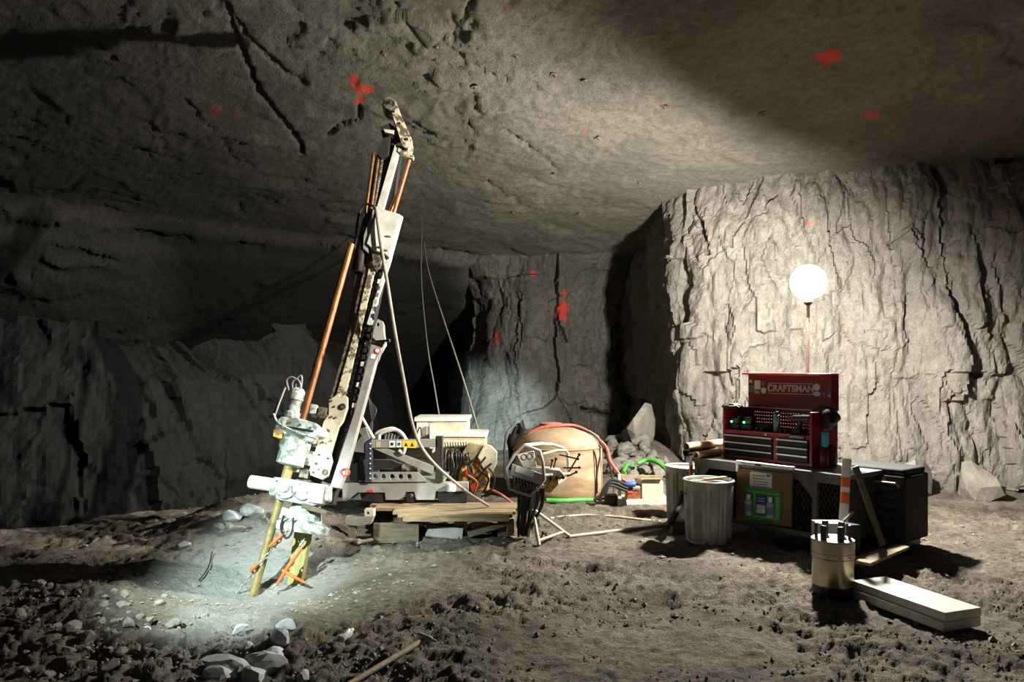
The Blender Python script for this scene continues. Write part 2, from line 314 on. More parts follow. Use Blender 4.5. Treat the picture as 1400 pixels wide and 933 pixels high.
#==PART2==
# ------------------------------------------------------------------ object helpers
class MB:
    def __init__(s): s.v = []; s.f = []
    def add(s, vs, fs):
        b = len(s.v); s.v += [Vector(v) for v in vs]; s.f += [[i+b for i in f] for f in fs]; return s
    def box(s, c, size, rot=None):
        c = Vector(c); h = Vector(size)/2
        vs = [Vector((x*h.x, y*h.y, z*h.z)) for x in (-1, 1) for y in (-1, 1) for z in (-1, 1)]
        if rot is not None: vs = [rot @ v for v in vs]
        return s.add([c+v for v in vs], [(0, 1, 3, 2), (4, 6, 7, 5), (0, 4, 5, 1), (2, 3, 7, 6), (0, 2, 6, 4), (1, 5, 7, 3)])
    def tube(s, pts, r, n=10, closed=False, caps=True):
        pts = [Vector(p) for p in pts]; m = len(pts); rs = r if isinstance(r, (list, tuple)) else [r]*m
        vs = []; up = None
        for i, p in enumerate(pts):
            a = pts[i-1] if (i or closed) else p; b = pts[(i+1) % m] if (i < m-1 or closed) else p
            t = (b-a).normalized()
            if up is None: up = t.orthogonal().normalized()
            else:
                up = up-t*up.dot(t)
                up = up.normalized() if up.length > 1e-6 else t.orthogonal().normalized()
            w = t.cross(up)
            vs += [p+(up*math.cos(2*math.pi*k/n)+w*math.sin(2*math.pi*k/n))*rs[i] for k in range(n)]
        fs = []
        for i in range(m if closed else m-1):
            j = (i+1) % m
            fs += [(i*n+k, i*n+(k+1) % n, j*n+(k+1) % n, j*n+k) for k in range(n)]
        if caps and not closed: fs += [tuple(range(n))[::-1], tuple((m-1)*n+k for k in range(n))]
        return s.add(vs, fs)
    def cyl(s, a, b, r0, r1=None, n=16, caps=True): return s.tube([a, b], [r0, r0 if r1 is None else r1], n, caps=caps)
    def lathe(s, base, prof, axis=(0, 0, 1), n=32, cap0=True, cap1=True, flute=None):
        ax = Vector(axis).normalized(); up = ax.orthogonal().normalized(); w = ax.cross(up); base = Vector(base); vs = []
        for i, (r, h) in enumerate(prof):
            for k in range(n):
                a = 2*math.pi*k/n; rr = r
                if flute: rr = r+flute(i, a)
                vs.append(base+ax*h+(up*math.cos(a)+w*math.sin(a))*rr)
        fs = [(i*n+k, i*n+(k+1) % n, (i+1)*n+(k+1) % n, (i+1)*n+k) for i in range(len(prof)-1) for k in range(n)]
        if cap0: fs.append(tuple(range(n))[::-1])
        if cap1: fs.append(tuple((len(prof)-1)*n+k for k in range(n)))
        return s.add(vs, fs)
    def prism(s, poly, off, holes=()):
        """flat outline (3-D points) with holes, given thickness by vector off"""
        off = Vector(off); poly = [Vector(p) for p in poly]
        if not holes:
            n = len(poly)
            return s.add(poly+[p+off for p in poly], [tuple(range(n))[::-1], tuple(range(n, 2*n))]+[(i, (i+1) % n, n+(i+1) % n, n+i) for i in range(n)])
        bm = bmesh.new(); es = []
        loops = [poly]+[[Vector(p) for p in h] for h in holes]
        for lp in loops:
            vv = [bm.verts.new(p) for p in lp]
            es += [bm.edges.new((vv[i], vv[(i+1) % len(vv)])) for i in range(len(vv))]
        bmesh.ops.triangle_fill(bm, edges=es, use_beauty=True)
        bm.verts.index_update(); vs = [v.co.copy() for v in bm.verts]; tri = [[v.index for v in f.verts] for f in bm.faces]; bm.free()
        n = len(vs); fs = [t[::-1] for t in tri]+[[i+n for i in t] for t in tri]; b = 0
        for lp in loops:
            m = len(lp); fs += [(b+i, b+(i+1) % m, n+b+(i+1) % m, n+b+i) for i in range(m)]; b += m
        return s.add(vs+[v+off for v in vs], fs)
    def build(s, name, m, parent=None, smooth=True, bevel=0, origin=None, ang=40):
        if parent is not None: org = ORG[parent.name]
        elif origin is not None: org = Vector(origin)
        else:
            xs = [v.x for v in s.v]; ys = [v.y for v in s.v]; zs = [v.z for v in s.v]
            org = Vector(((min(xs)+max(xs))/2, (min(ys)+max(ys))/2, min(zs)))
        me = bpy.data.meshes.new(name); me.from_pydata([v-org for v in s.v], [], s.f)
        bm = bmesh.new(); bm.from_mesh(me); bmesh.ops.recalc_face_normals(bm, faces=bm.faces); bm.to_mesh(me); bm.free()
        if smooth:
            me.polygons.foreach_set('use_smooth', [True]*len(me.polygons)); me.set_sharp_from_angle(angle=math.radians(ang))
        me.materials.append(m)
        o = bpy.data.objects.new(name, me); COL.objects.link(o)
        if parent is not None: o.parent = parent; o.location = (0, 0, 0)
        else: o.location = org
        ORG[o.name] = org.copy()
        if bevel:
            bv = o.modifiers.new('bevel', 'BEVEL'); bv.width = bevel; bv.segments = 2; bv.limit_method = 'ANGLE'; bv.angle_limit = math.radians(40)
        return o
def tag(o, label, cat=None, group=None, kind=None):
    o['label'] = label
    if cat: o['category'] = cat
    if group: o['group'] = group
    if kind: o['kind'] = kind
    return o
def thing(name, loc, label, cat, group=None):
    o = bpy.data.objects.new(name, None); COL.objects.link(o); o.location = loc; o.empty_display_size = .1
    ORG[o.name] = Vector(loc); return tag(o, label, cat, group)
def copy_tree(o, loc=None, parent=None, label=None):
    c = o.copy(); COL.objects.link(c); c.parent = parent
    if loc is not None: c.location = loc
    ORG[c.name] = Vector(loc) if loc is not None else (ORG[parent.name] if parent else ORG[o.name])
    if label: c['label'] = label
    for ch in o.children: copy_tree(ch, None, c)
    return c
def smooth_path(pts, k=6):
    P = [Vector(p) for p in pts]; Q = [P[0]*2-P[1]]+P+[P[-1]*2-P[-2]]; out = []
    for i in range(1, len(Q)-2):
        for j in range(k):
            t = j/k; a, b, c, d = Q[i-1], Q[i], Q[i+1], Q[i+2]
            out.append(.5*((2*b)+(c-a)*t+(2*a-5*b+4*c-d)*t*t+(3*b-a-3*c+d)*t**3))
    return out+[P[-1]]
def circ(c, u, v, r, n=14): return [c+u*(r*math.cos(2*math.pi*k/n))+v*(r*math.sin(2*math.pi*k/n)) for k in range(n)]
class Plane:
    """a working plane standing in the scene; maps photo pixels to points on it"""
    def __init__(s, o, n): s.o = Vector(o); s.n = Vector(n).normalized()
    def __call__(s, px, py, off=0.0):
        c = Vector((0, 0, CAMZ)); d = Vector(((px-700)/F, 1, -(py-HORIZON)/F)); q = s.o+s.n*off
        return c+d*((q-c).dot(s.n)/d.dot(s.n))
    def plate(s, mb, poly, front, thick, holes=()):
        return mb.prism([s(x, y, front) for x, y in poly], -s.n*thick, [[s(x, y, front) for x, y in h] for h in holes])
    def disc(s, mb, px, py, r, front, thick, n=12):
        c = s(px, py, front); u = s.n.orthogonal().normalized(); v = s.n.cross(u)
        return mb.prism(circ(c, u, v, r, n), -s.n*thick)
def pcirc(x, y, r, n=12, ry=None): return [(x+r*math.cos(2*math.pi*k/n), y+(ry or r)*math.sin(2*math.pi*k/n)) for k in range(n)]
def text_mesh(body, size, m, name, parent, origin, ex, ey, depth=.002, bold=0.0):
    cu = bpy.data.curves.new('lettering', 'FONT'); cu.body = body; cu.size = size; cu.extrude = depth; cu.align_x = 'CENTER'; cu.align_y = 'CENTER'; cu.offset = bold
    to = bpy.data.objects.new('lettering_source', cu); COL.objects.link(to)
    dg = bpy.context.evaluated_depsgraph_get(); me = bpy.data.meshes.new_from_object(to.evaluated_get(dg)); me.name = name
    bpy.data.objects.remove(to); bpy.data.curves.remove(cu)
    ex = Vector(ex).normalized(); ey = Vector(ey).normalized(); ez = ex.cross(ey)
    R = Matrix((ex, ey, ez)).transposed().to_4x4(); me.transform(Matrix.Translation(Vector(origin)-ORG[parent.name]) @ R)
    me.materials.clear(); me.materials.append(m)
    o = bpy.data.objects.new(name, me); COL.objects.link(o); o.parent = parent; ORG[o.name] = ORG[parent.name]; return o

# object materials
cream = mat('cream_paint', rgb(214, 205, 180), .45, col2=rgb(176, 164, 134), scale=9, bump=.15)
dirtycream = mat('dirty_cream_paint', rgb(205, 196, 168), .55, col2=rgb(96, 86, 66), scale=16, bump=.3, sharp=True)
whitep = mat('white_paint', rgb(226, 224, 214), .4, col2=rgb(188, 182, 166), scale=7)
aqua = mat('slurry_white_paint', rgb(196, 208, 200), .5, col2=rgb(128, 138, 122), scale=14, bump=.3, sharp=True)
greysteel = mat('grey_painted_steel', rgb(132, 130, 124), .5, col2=rgb(104, 101, 95), scale=5, bump=.1)
palegrey = mat('pale_grey_paint', rgb(160, 158, 152), .5, col2=rgb(128, 124, 116), scale=5)
darksteel = mat('dark_steel', rgb(44, 43, 42), .5, .3, col2=rgb(66, 60, 52), scale=12, bump=.2)
blackrub = mat('black_rubber', rgb(24, 24, 25), .55, col2=rgb(40, 38, 36), scale=10)
grime = mat('grimy_steel', rgb(120, 112, 92), .6, .2, col2=rgb(58, 53, 44), scale=22, bump=.4, sharp=True)
rodm = mat('rusty_drill_rod', rgb(150, 96, 50), .5, .45, col2=rgb(92, 62, 38), scale=14, bump=.2, stretch=(1, 1, .35))
rodlow = mat('muddy_drill_rod', rgb(150, 134, 84), .6, .2, col2=rgb(104, 90, 52), scale=12, bump=.3)
bronze = mat('bronze_rod', rgb(150, 112, 66), .4, .6, col2=rgb(96, 70, 44), scale=20)
orangerod = mat('rust_orange_rod', rgb(176, 108, 66), .5, .3, col2=rgb(120, 74, 48), scale=15)
steel = mat('bright_steel', rgb(190, 188, 182), .28, .95, col2=rgb(150, 146, 138), scale=8)
yellowgrease = mat('yellow_stained', rgb(214, 178, 84), .5, col2=rgb(150, 106, 44), scale=18, bump=.3, sharp=True)
wood = mat('plywood', rgb(168, 148, 114), .7, col2=rgb(118, 100, 74), scale=5, bump=.2, stretch=(1, 6, 6))
wooddark = mat('weathered_timber', rgb(112, 98, 76), .8, col2=rgb(70, 61, 48), scale=6, bump=.3, stretch=(1, 5, 5))
timberpost = mat('muddy_timber', rgb(160, 152, 92), .75, col2=rgb(118, 112, 66), scale=8, bump=.3, stretch=(5, 5, 1))
hosetan = mat('dusty_hose', rgb(150, 142, 126), .6, col2=rgb(110, 104, 92), scale=10)
cablegrey = mat('grey_cable', rgb(110, 108, 102), .6)
yellowlab = mat('yellow_label', rgb(246, 208, 40), .5)
whitelab = mat('white_label', rgb(232, 232, 228), .5)
tanlab = mat('tan_label', rgb(196, 176, 136), .5)
blacklab = mat('black_print', rgb(26, 26, 28), .6)
redlab = mat('red_label', rgb(206, 54, 38), .5)
orangep = mat('orange_strap', rgb(236, 106, 36), .55, col2=rgb(206, 84, 30), scale=20)
chainm = mat('galvanised_chain', rgb(176, 176, 168), .4, .7)

# ------------------------------------------------------------------ drill rig
rig = thing('drill_rig', (-1.3, 8.2, 0), 'cream and grey core drill rig with a tall leaning mast on a skid', 'drill rig')
B = W(437, 690, 6.75); Tp = W(545, 190, 7.65)
AX = (Tp-B).normalized(); NM = Vector((0, -1, 0)); NM = (NM-AX*NM.dot(AX)).normalized()      # mast axis and the side that faces us
RT = AX.cross(NM); RT = RT if RT.x > 0 else -RT
MP = Plane(B, NM)
def mplate(name, poly, front, thick, m, parent=rig, holes=(), bevel=.004):
    return MP.plate(MB(), poly, front, thick, holes).build(name, m, parent, bevel=bevel)
mast = mplate('mast', [(431, 690), (456, 600), (489, 350), (514, 213), (528, 196), (548, 200), (534, 300), (530, 350), (482, 570), (455, 690)], -.02, .16, darksteel)
mplate('rail', [(446, 560), (452, 566), (462, 540), (488, 450), (508, 352), (502, 348), (478, 450), (455, 532)], .02, .05, grime, mast)
mplate('rail', [(508, 350), (517, 352), (471, 545), (459, 542), (484, 455)], .04, .07, dirtycream, mast)
mplate('rail', [(540, 197), (548, 199), (523, 290), (514, 286)], .05, .06, whitep, mast)
# cable carrier beside the rail: every link its own piece
chain_l = MB()
for k in range(26):
    t = k/26; a = (533-t*50, 325+t*245); b = (533-(t+.026)*50, 325+(t+.026)*245)
    w = 5.0
    MP.plate(MB(), [(a[0]-w, a[1]), (a[0]+w*.2, a[1]), (b[0]+w*.2, b[1]), (b[0]-w, b[1])], .05, .05).build('carrier_link', whitep if k % 3 == 0 else blackrub, mast, bevel=.003)
mplate('carrier_channel', [(520, 352), (527, 352), (476, 590), (466, 590)], .01, .04, blackrub, mast)
mplate('guide_strip', [(546, 293), (551, 296), (533, 362), (505, 445), (501, 443), (529, 355)], .05, .03, whitep, mast)
# crown
crown = mplate('crown_arm', [(525, 136), (530, 131), (541, 137), (548, 157), (563, 190), (563, 198), (557, 204), (549, 199), (545, 184), (537, 160), (533, 148), (525, 149), (522, 143)], .09, .16, dirtycream)
b = MB(); MP.disc(b, 532, 142, .062, .12, .20, 20); b.build('sheave', grime, crown, bevel=.005)
for x, y, rr in ((531, 140, .022), (538, 152, .014), (546, 168, .012), (556, 190, .016), (534, 158, .010)):
    b = MB(); MP.disc(b, x, y, rr, .125 if rr > .02 else .10, .03, 10); b.build('bolt', darksteel, crown)
mplate('pulley_bracket', [(520, 174), (533, 168), (545, 178), (547, 186), (538, 190), (521, 180)], .05, .12, darksteel, crown)
mplate('pulley_bracket', [(524, 176), (539, 178), (538, 183), (526, 181)], .08, .10, cream, crown)
mplate('cable_guide', [(517, 203), (525, 188), (534, 186), (531, 212), (521, 217), (515, 210)], .06, .14, darksteel, crown)
mplate('gusset', [(545, 199), (551, 200), (566, 213), (565, 217), (549, 212), (543, 207)], .06, .05, dirtycream, crown)
for (x0, y0, x1, y1) in ((511, 210, 500, 292), (518, 212, 507, 290)):
    MB().cyl(MP(x0, y0, .03), MP(x1, y1, .03), .017, n=12).build('feed_rod', bronze, rig)
rb = MB()
for k in range(22):
    t = k/22; p = MP(523-t*12, 214+t*76, .02); rb.lathe(p, [(.016, -.012), (.02, 0), (.016, .012)], AX, 10)
rb.build('lift_chain', grime, rig)
MB().cyl(MP(561, 214, .02), MP(538, 292, .02), .020, n=12).build('tie_rod', orangerod, rig)
MB().cyl(MP(545, 262, -.02), MP(530, 296, -.02), .018, n=12).build('tie_rod', bronze, rig)
# winch cover on the upper mast
cover = mplate('winch_cover', [(517, 284), (547, 293), (532, 352), (524, 346), (512, 343), (501, 333)], .10, .16, whitep, bevel=.006)
mplate('side_panel', [(517, 284), (501, 333), (505, 347), (496, 340), (497, 322), (511, 283)], .08, .14, palegrey, cover)
for x, y in ((531, 322), (519, 337), (527, 341)):
    b = MB(); b.prism([MP(x-3, y-.5, .115), MP(x+3, y+.5, .115), MP(x+3, y+2, .115), MP(x-3, y+1, .115)], -NM*.02); b.build('latch', greysteel, cover)
mplate('foot_bracket', [(505, 338), (524, 344), (520, 366), (513, 370), (507, 356)], .07, .08, grime, cover)
motor = MB().lathe(MP(497, 335, .0), [(.05, -.30), (.065, -.28), (.065, .26), (.05, .30)], AX, 20).build('winch_motor', blackrub, rig, bevel=.004)
MB().tube(smooth_path([MP(485, 340, .03), MP(490, 296, .05), MP(500, 280, .08), MP(512, 285, .11), MP(518, 312, .14), MP(522, 352, .14)]), .012).build('motor_hose', blackrub, rig)
# back strut of the mast
strut = mplate('mast_strut', [(516, 436), (524, 440), (525, 455), (527, 468), (520, 480), (513, 497), (496, 560), (473, 645), (464, 668), (451, 666), (484, 565), (504, 485), (511, 450)], .07, .12, palegrey, holes=[pcirc(516.5, 444, 1.8, 10, 2.6)])
b = MB(); b.cyl(MP(508, 468, .09), MP(529, 466, .09), .012); b.lathe(MP(531, 466, .09), [(.005, -.022), (.02, -.012), (.022, 0), (.02, .012), (.005, .022)], RT, 12); b.build('locking_pin', darksteel, strut)
b = MB(); MP.disc(b, 516, 479.5, .03, .076, .01, 20); b.build('warning_label', redlab, strut)
b = MB(); MP.disc(b, 516, 479.5, .020, .078, .01, 20); b.build('warning_label', whitelab, strut)
mplate('paper_label', [(508, 484), (514, 485), (512, 491), (506, 490)], .074, .006, whitelab, strut, bevel=0)
mplate('paper_label', [(467, 632), (475, 634), (473, 641), (465, 639)], .074, .006, whitelab, strut, bevel=0)
MB().tube([MP(472+6*math.cos(a), 646+5*math.sin(a), .085) for a in [2*math.pi*i/14 for i in range(14)]], .007, 8, closed=True).build('shackle', redlab, strut)
# feed carriage
holes = []
car = mplate('carriage_plate', [(449, 547), (456, 543), (463, 538), (466, 545), (470, 540), (475, 543), (475, 557), (469, 576), (463, 584), (452, 621), (454, 631), (448, 651), (440, 656), (424, 650), (423, 642), (430, 619), (442, 577), (449, 567)], .13, .06, cream, bevel=.005)
for x, y, rr in ((468, 556, .030), (444, 646, .030), (453, 548, .012), (453, 570, .011), (459, 571, .011), (447, 590, .022), (432, 634, .013), (428, 646, .011), (448, 627, .011), (436, 622, .010), (441, 605, .010), (452, 603, .010), (457, 556, .009), (435, 642, .009)):
    b = MB(); MP.disc(b, x, y, rr, .142, .02, 12); b.build('bolt', darksteel if rr > .02 else grime, car)
    if rr > .02:
        b = MB(); MP.disc(b, x, y, rr*.6, .150, .02, 6); b.build('hex_nut', grime, car)
for y0, y1, x0, w_, m_ in ((552, 567, 425, 9, aqua), (556, 572, 436, 12, grime), (565, 572, 428, 20, grime), (584, 600, 432, 9, grime), (600, 612, 426, 10, grime), (616, 638, 419, 11, aqua), (636, 646, 400, 11, cream), (640, 655, 411, 12, grime), (655, 664, 405, 20, grime)):
    mplate('carriage_lug', [(x0, y0), (x0+w_, y0+2), (x0+w_-3, y1), (x0-3, y1-2)], .13, .12, m_, car)
# rotation head round the rod
RODN = .19
def rodpt(py, off=RODN): return MP(480-(py-335)*135/483.0, py, off)
RA = (rodpt(335)-rodpt(815)).normalized()
head = MB().lathe(rodpt(612), [(.09, -.17), (.125, -.16), (.125, -.03), (.14, -.01), (.14, .06), (.115, .08), (.115, .12), (.09, .13)], RA, 28).build('chuck', aqua, rig, bevel=.004)
gear = mplate('gearbox', [(377, 575), (384, 570), (398, 569), (420, 575), (433, 579), (438, 588), (430, 600), (426, 606), (400, 600), (374, 598)], .27, .22, aqua, bevel=.014)
b = MB()
for x, y in ((384, 578), (396, 578), (410, 581), (424, 585), (382, 592), (398, 594), (414, 598)): b = MB(); MP.disc(b, x, y, .012, .285, .03, 6); b.build('bolt', grime, gear)
mm = MB().lathe(MP(399, 572, .20), [(.075, 0), (.075, .05), (.06, .06), (.06, .16), (.072, .17), (.072, .25), (.05, .28), (.03, .29)], AX, 22).build('hydraulic_motor', aqua, rig, bevel=.003)
for k, (dx, dy) in enumerate(((0, 0), (5, 3), (9, -2))):
    MB().tube(smooth_path([MP(395+dx, 535+dy, .22), MP(392+dx*1.6, 520+dy, .24), MP(400+dx*1.3, 516+dy, .25), MP(409+dx*.4, 524+dy, .24), MP(410, 542, .22)]), .009, 8).build('head_hose', palegrey, rig)
for k, pts in enumerate(([(388, 540), (380, 552), (375, 570), (382, 582), (405, 586), (428, 590)], [(390, 530), (384, 545), (378, 562), (376, 574), (392, 590), (420, 596)], [(374, 566), (380, 578), (398, 588), (432, 600)])):
    MB().tube(smooth_path([MP(x, y, .29+.015*k) for x, y in pts]), .010, 8).build('head_hose', (blackrub, palegrey, aqua)[k], rig)
mplate('junction_block', [(374, 587), (386, 589), (384, 600), (373, 597)], .31, .12, yellowgrease)
b = MB(); b.cyl(MP(428, 590, .2), MP(446, 594, .1), .05); b.build('swivel_mount', aqua, rig)
# rod clamp
clampv = (MP(447, 672, .2)-MP(340, 656, .2)).normalized()
cl = mplate('clamp_body', [(373, 652), (395, 655), (423, 660), (447, 663), (446, 684), (427, 693), (400, 687), (376, 683)], .30, .26, aqua, bevel=.015)
MB().lathe(MP(340, 658.5, .22), [(.03, 0), (.055, .008), (.06, .02), (.06, .24), (.05, .245)], clampv, 24).build('clamp_cylinder', whitep, cl, bevel=.003)
MB().lathe(MP(372, 666, .2), [(.075, 0), (.08, .01), (.08, .05), (.07, .06)], clampv, 24).build('cylinder_flange', aqua, cl)
for pts in ([(377, 674), (384, 681), (396, 680), (404, 672)], [(398, 664), (400, 676), (412, 684), (424, 680)]):
    MB().tube(smooth_path([MP(x, y, .315) for x, y in pts]), .007, 8).build('clamp_hose', greysteel, cl)
MB().lathe(MP(388, 666, .30), [(.05, 0), (.055, .01), (.045, .03), (.02, .035)], NM, 20).build('jaw_cap', aqua, cl)
b = MB(); MP.disc(b, 421, 674, .045, .31, .03, 20); b.build('end_cap', whitep, cl)
b = MB(); MP.disc(b, 421, 674, .022, .318, .03, 12); b.build('end_cap', grime, cl)
for x, y in ((378, 658), (381, 677), (410, 662), (432, 667), (438, 687), (442, 669)):
    b = MB(); MP.disc(b, x, y, .010, .312, .03, 8); b.build('bolt', grime, cl)
mplate('end_block', [(421, 660), (444, 664), (441, 690), (420, 687)], .325, .08, palegrey, cl, bevel=.006)
mplate('splash_plate', [(413, 690), (430, 693), (448, 700), (446, 704), (428, 700), (411, 695)], .33, .28, wooddark, cl)
# foot of the mast
ft = MB().lathe(MP(412, 725, .05), [(.24, -.02), (.25, 0), (.25, .05), (.17, .09), (.12, .24)], AX, 24).build('mast_foot', aqua, rig, bevel=.004)
MB().tube(smooth_path([MP(388, 705, .3), MP(384, 722, .3), MP(391, 736, .3), MP(399, 728, .3), MP(401, 708, .3)]), .010, 8).build('loop_hose', blackrub, rig)
mplate('skid_leg', [(424, 700), (440, 700), (432, 722), (424, 728)], .0, .05, darksteel)

# skid frame and body
D0 = 8.15
SP_ = Plane((0, D0, 0), (0, -1, 0))
def splate(name, poly, off, thick, m, parent=rig, holes=(), bevel=.004):
    return SP_.plate(MB(), poly, off, thick, holes).build(name, m, parent, bevel=bevel)
skid = splate('skid_beam', [(468, 661), (640, 660), (640, 672), (596, 672), (594, 684), (569, 684), (566, 673), (555, 673), (551, 684), (527, 684), (526, 674), (489, 674), (476, 684), (468, 684)], .0, .10, palegrey)
splate('skid_beam', [(468, 661), (628, 660), (628, 684), (468, 684)], -.75, .10, palegrey)
for x in (474, 530, 590): splate('cross_member', [(x, 664), (x+9, 664), (x+9, 682), (x, 682)], -.1, .66, greysteel)
for x0, x1 in ((492, 526), (551, 568), (597, 640)): splate('notch_plate', [(x0, 675), (x1, 674), (x1-2, 688), (x0+3, 686)], -.02, .14, blackrub)  # black plates filling the notches of the skid beam
b = MB(); b.lathe(SP_(574.0-12, 678, .02), [(.015, 0), (.03, .01), (.03, .05), (.015, .06)], (0, -1, 0), 12); b.build('tow_pin', darksteel, rig)
splate('perforated_beam', [(508, 646), (571, 646), (585, 659), (508, 660)], .02, .04, palegrey, holes=[pcirc(x, 652.5, 3.0, 14, 3.8) for x in (512.5, 524, 536, 547.5, 559.5)])
post = splate('corner_post', [(499, 606), (508, 601), (508, 660), (499, 660)], .04, .10, mat('slate_blue_steel', rgb(58, 66, 74), .5, col2=rgb(44, 50, 58), scale=8))
b = MB()
for k in range(8): b = MB(); SP_.disc(b, 506, 607+k*6.8, .008, .05, .02, 8); b.build('bolt', whitelab, post)
top = splate('top_rail', [(508, 602), (598, 601), (598, 612), (508, 613)], .02, .06, palegrey)
splate('panel_label', [(514, 604), (520, 604), (520, 612), (514, 612)], .024, .006, tanlab, top, bevel=0)
splate('panel_label', [(532, 603), (540, 603), (540, 612), (532, 612)], .024, .006, whitelab, top, bevel=0)
splate('panel_label', [(542, 603), (549, 603), (549, 612), (542, 612)], .024, .006, whitelab, top, bevel=0)
yl = splate('panel_label', [(550, 603), (570, 603), (569, 613), (550, 612)], .026, .008, yellowlab, top, bevel=0)
for x in (555, 563.5):
    SP_.plate(MB(), [(x-2.6, 610.6), (x+2.6, 610.6), (x, 605)], .0275, .004).build('warning_triangle', blacklab, yl)
for x in (535.8, 545.5):
    b = MB(); SP_.disc(b, x, 607.5, .018, .0265, .004, 12); b.build('pictogram', blacklab if x < 540 else mat('blue_print', rgb(60, 90, 140), .5), top)
splate('diagonal_brace', [(511, 614), (530, 614), (593, 638), (593, 650)], .01, .06, palegrey)
splate('corner_post', [(595, 597), (605, 597), (605, 660), (595, 660)], .02, .10, darksteel)
splate('rear_brace', [(511, 629), (535, 629), (575, 645), (512, 641)], -.3, .05, greysteel)
splate('hinge_bracket', [(482, 612), (494, 596), (488, 588), (500, 584), (506, 600), (497, 606), (500, 620), (484, 618)], .03, .10, greysteel)
for k in range(5):
    x = 480+k*4
    MB().tube(smooth_path([SP_(500-k*1.5, 520+k*6, -.2), SP_(506+k*2, 560, -.15), SP_(508-k*2, 590, -.1), SP_(492-k*3, 622, -.05), SP_(486+k*3, 655, -.1)]), .010, 8).build('service_hose', blackrub, rig)
splate('gear_housing', [(478, 636), (496, 630), (498, 658), (478, 658)], -.02, .25, blackrub)
MB().cyl(SP_(493, 568, .0), SP_(511, 600, .0), .018).build('gas_strut', whitep, rig)
for pts in ([(514, 603), (516, 592), (536, 586), (546, 592), (556, 602)], [(518, 603), (521, 593), (541, 588), (552, 596), (554, 604)], [(545, 616), (551, 620), (554, 612)]):
    MB().tube(smooth_path([SP_(x, y, -.12+.05*(pts[0][0]-514)/4 if pts[0][0] < 530 else .03) for x, y in pts]), .020, 10).build('hand_guard', whitep, rig)
b = MB()
for k in range(5): b.cyl(SP_(528+k*4, 590+k*1.5, -.1), SP_(526+k*4, 604, -.1), .012)
b.build('control_lever', greysteel, rig)
# deck, filler tank and ram under the diagonal
splate('deck_plate', [(500, 657), (607, 657), (607, 661), (500, 661)], -.02, .9, greysteel)
b = MB().lathe(SP_(520, 646, -.45), [(.06, 0), (.09, .02), (.09, .6), (.06, .62)], (1, 0, 0), 20); b.build('lift_ram', darksteel, rig)
b = MB().lathe(SP_(548, 642, -.25), [(.05, 0), (.07, .02), (.07, .2), (.05, .22)], (1, 0, 0), 16); b.build('gear_pump', grime, rig)
splate('red_flag', [(501, 671), (510, 670), (511, 673), (502, 674)], .06, .03, redlab)
b = MB().lathe(SP_(617, 672, .06), [(.05, 0), (.05, .07), (.045, .08)], (0, 0, 1), 16); b.build('oil_cup', whitep, rig)

# ------------------------------------------------------------------ power pack behind the skid
D1 = 9.1
PP = Plane((0, D1, 0), (0, -1, 0))
pack = thing('power_pack', (PP(610, 680).x, D1+.3, .0), 'cream hydraulic power pack cabinet with stained valve bank behind the skid', 'power unit')
def pplate(name, poly, off, thick, m, parent=pack, holes=(), bevel=.006):
    return PP.plate(MB(), poly, off, thick, holes).build(name, m, parent, bevel=bevel)
cab = pplate('cabinet', [(569, 576), (639, 576), (639, 602), (569, 602)], .0, .55, cream)
pplate('cabinet_lid', [(566, 571), (641, 571), (641, 576), (566, 577)], .02, .60, whitep, cab)
pplate('corner_panel', [(569, 577), (584, 577), (584, 602), (569, 602)], .006, .02, whitep, cab)
pplate('lower_cabinet', [(590, 597), (664, 597), (664, 655), (590, 655)], .05, .6, cream, bevel=.01)
pplate('lower_lid', [(588, 593), (666, 593), (666, 598), (588, 598)], .07, .64, whitep)
pplate('stand', [(596, 655), (606, 655), (606, 690), (596, 690)], .0, .5, greysteel)
pplate('stand', [(650, 655), (660, 655), (660, 690), (650, 690)], .0, .5, greysteel)
pplate('upright', [(587, 580), (595, 580), (595, 614), (587, 614)], .10, .05, whitep)
MB().tube(smooth_path([PP(570, 600, .1), PP(571, 590, .1), PP(575, 585, .1), PP(577, 597, .1)]), .008, 8).build('lifting_wire', darksteel, pack)
vb = pplate('valve_bank', [(606, 612), (640, 610), (640, 640), (606, 640)], .20, .14, grime)
random.seed(3)
for k in range(12):
    x = 608+k*2.9
    MB().tube(smooth_path([PP(x, 614+random.random()*4, .22), PP(x+random.uniform(-2, 2), 624, .27+random.random()*.04), PP(x+random.uniform(-5, 5), 640, .25), PP(x+random.uniform(-9, 9), 656, .2)]), .010, 8).build('valve_hose', (blackrub, grime, darksteel)[k % 3], vb)
for k in range(9): MB().cyl(PP(609+k*3.6, 611, .23), PP(608+k*3.6, 605, .27), .006, n=8).build('valve_lever', darksteel, vb)
pplate('tilted_cover', [(627, 628), (640, 606), (662, 609), (650, 630)], .28, .06, mat('khaki_cover', rgb(150, 138, 98), .7, col2=rgb(100, 90, 62), scale=9))
sh = pplate('splash_shield', [(653, 625), (664, 608), (672, 610), (680, 619), (679, 634), (672, 650), (660, 640)], .32, .05, cream)
ym = pplate('pump_body', [(629, 640), (636, 628), (652, 622), (664, 632), (670, 650), (668, 672), (645, 674), (640, 660), (626, 662)], .26, .16, yellowgrease, bevel=.02)
for k, pts in enumerate(([(630, 640), (642, 634), (645, 650), (638, 660)], [(648, 628), (640, 640), (650, 655), (665, 640), (672, 634)], [(664, 625), (655, 640), (668, 655), (660, 675)], [(640, 650), (652, 660), (648, 676)], [(668, 640), (676, 652), (672, 670), (658, 680)])):
    MB().tube(smooth_path([PP(x, y, .36+.01*k) for x, y in pts]), .012, 8).build('pump_hose', (blackrub, blackrub, darksteel, orangerod, blackrub)[k], ym)
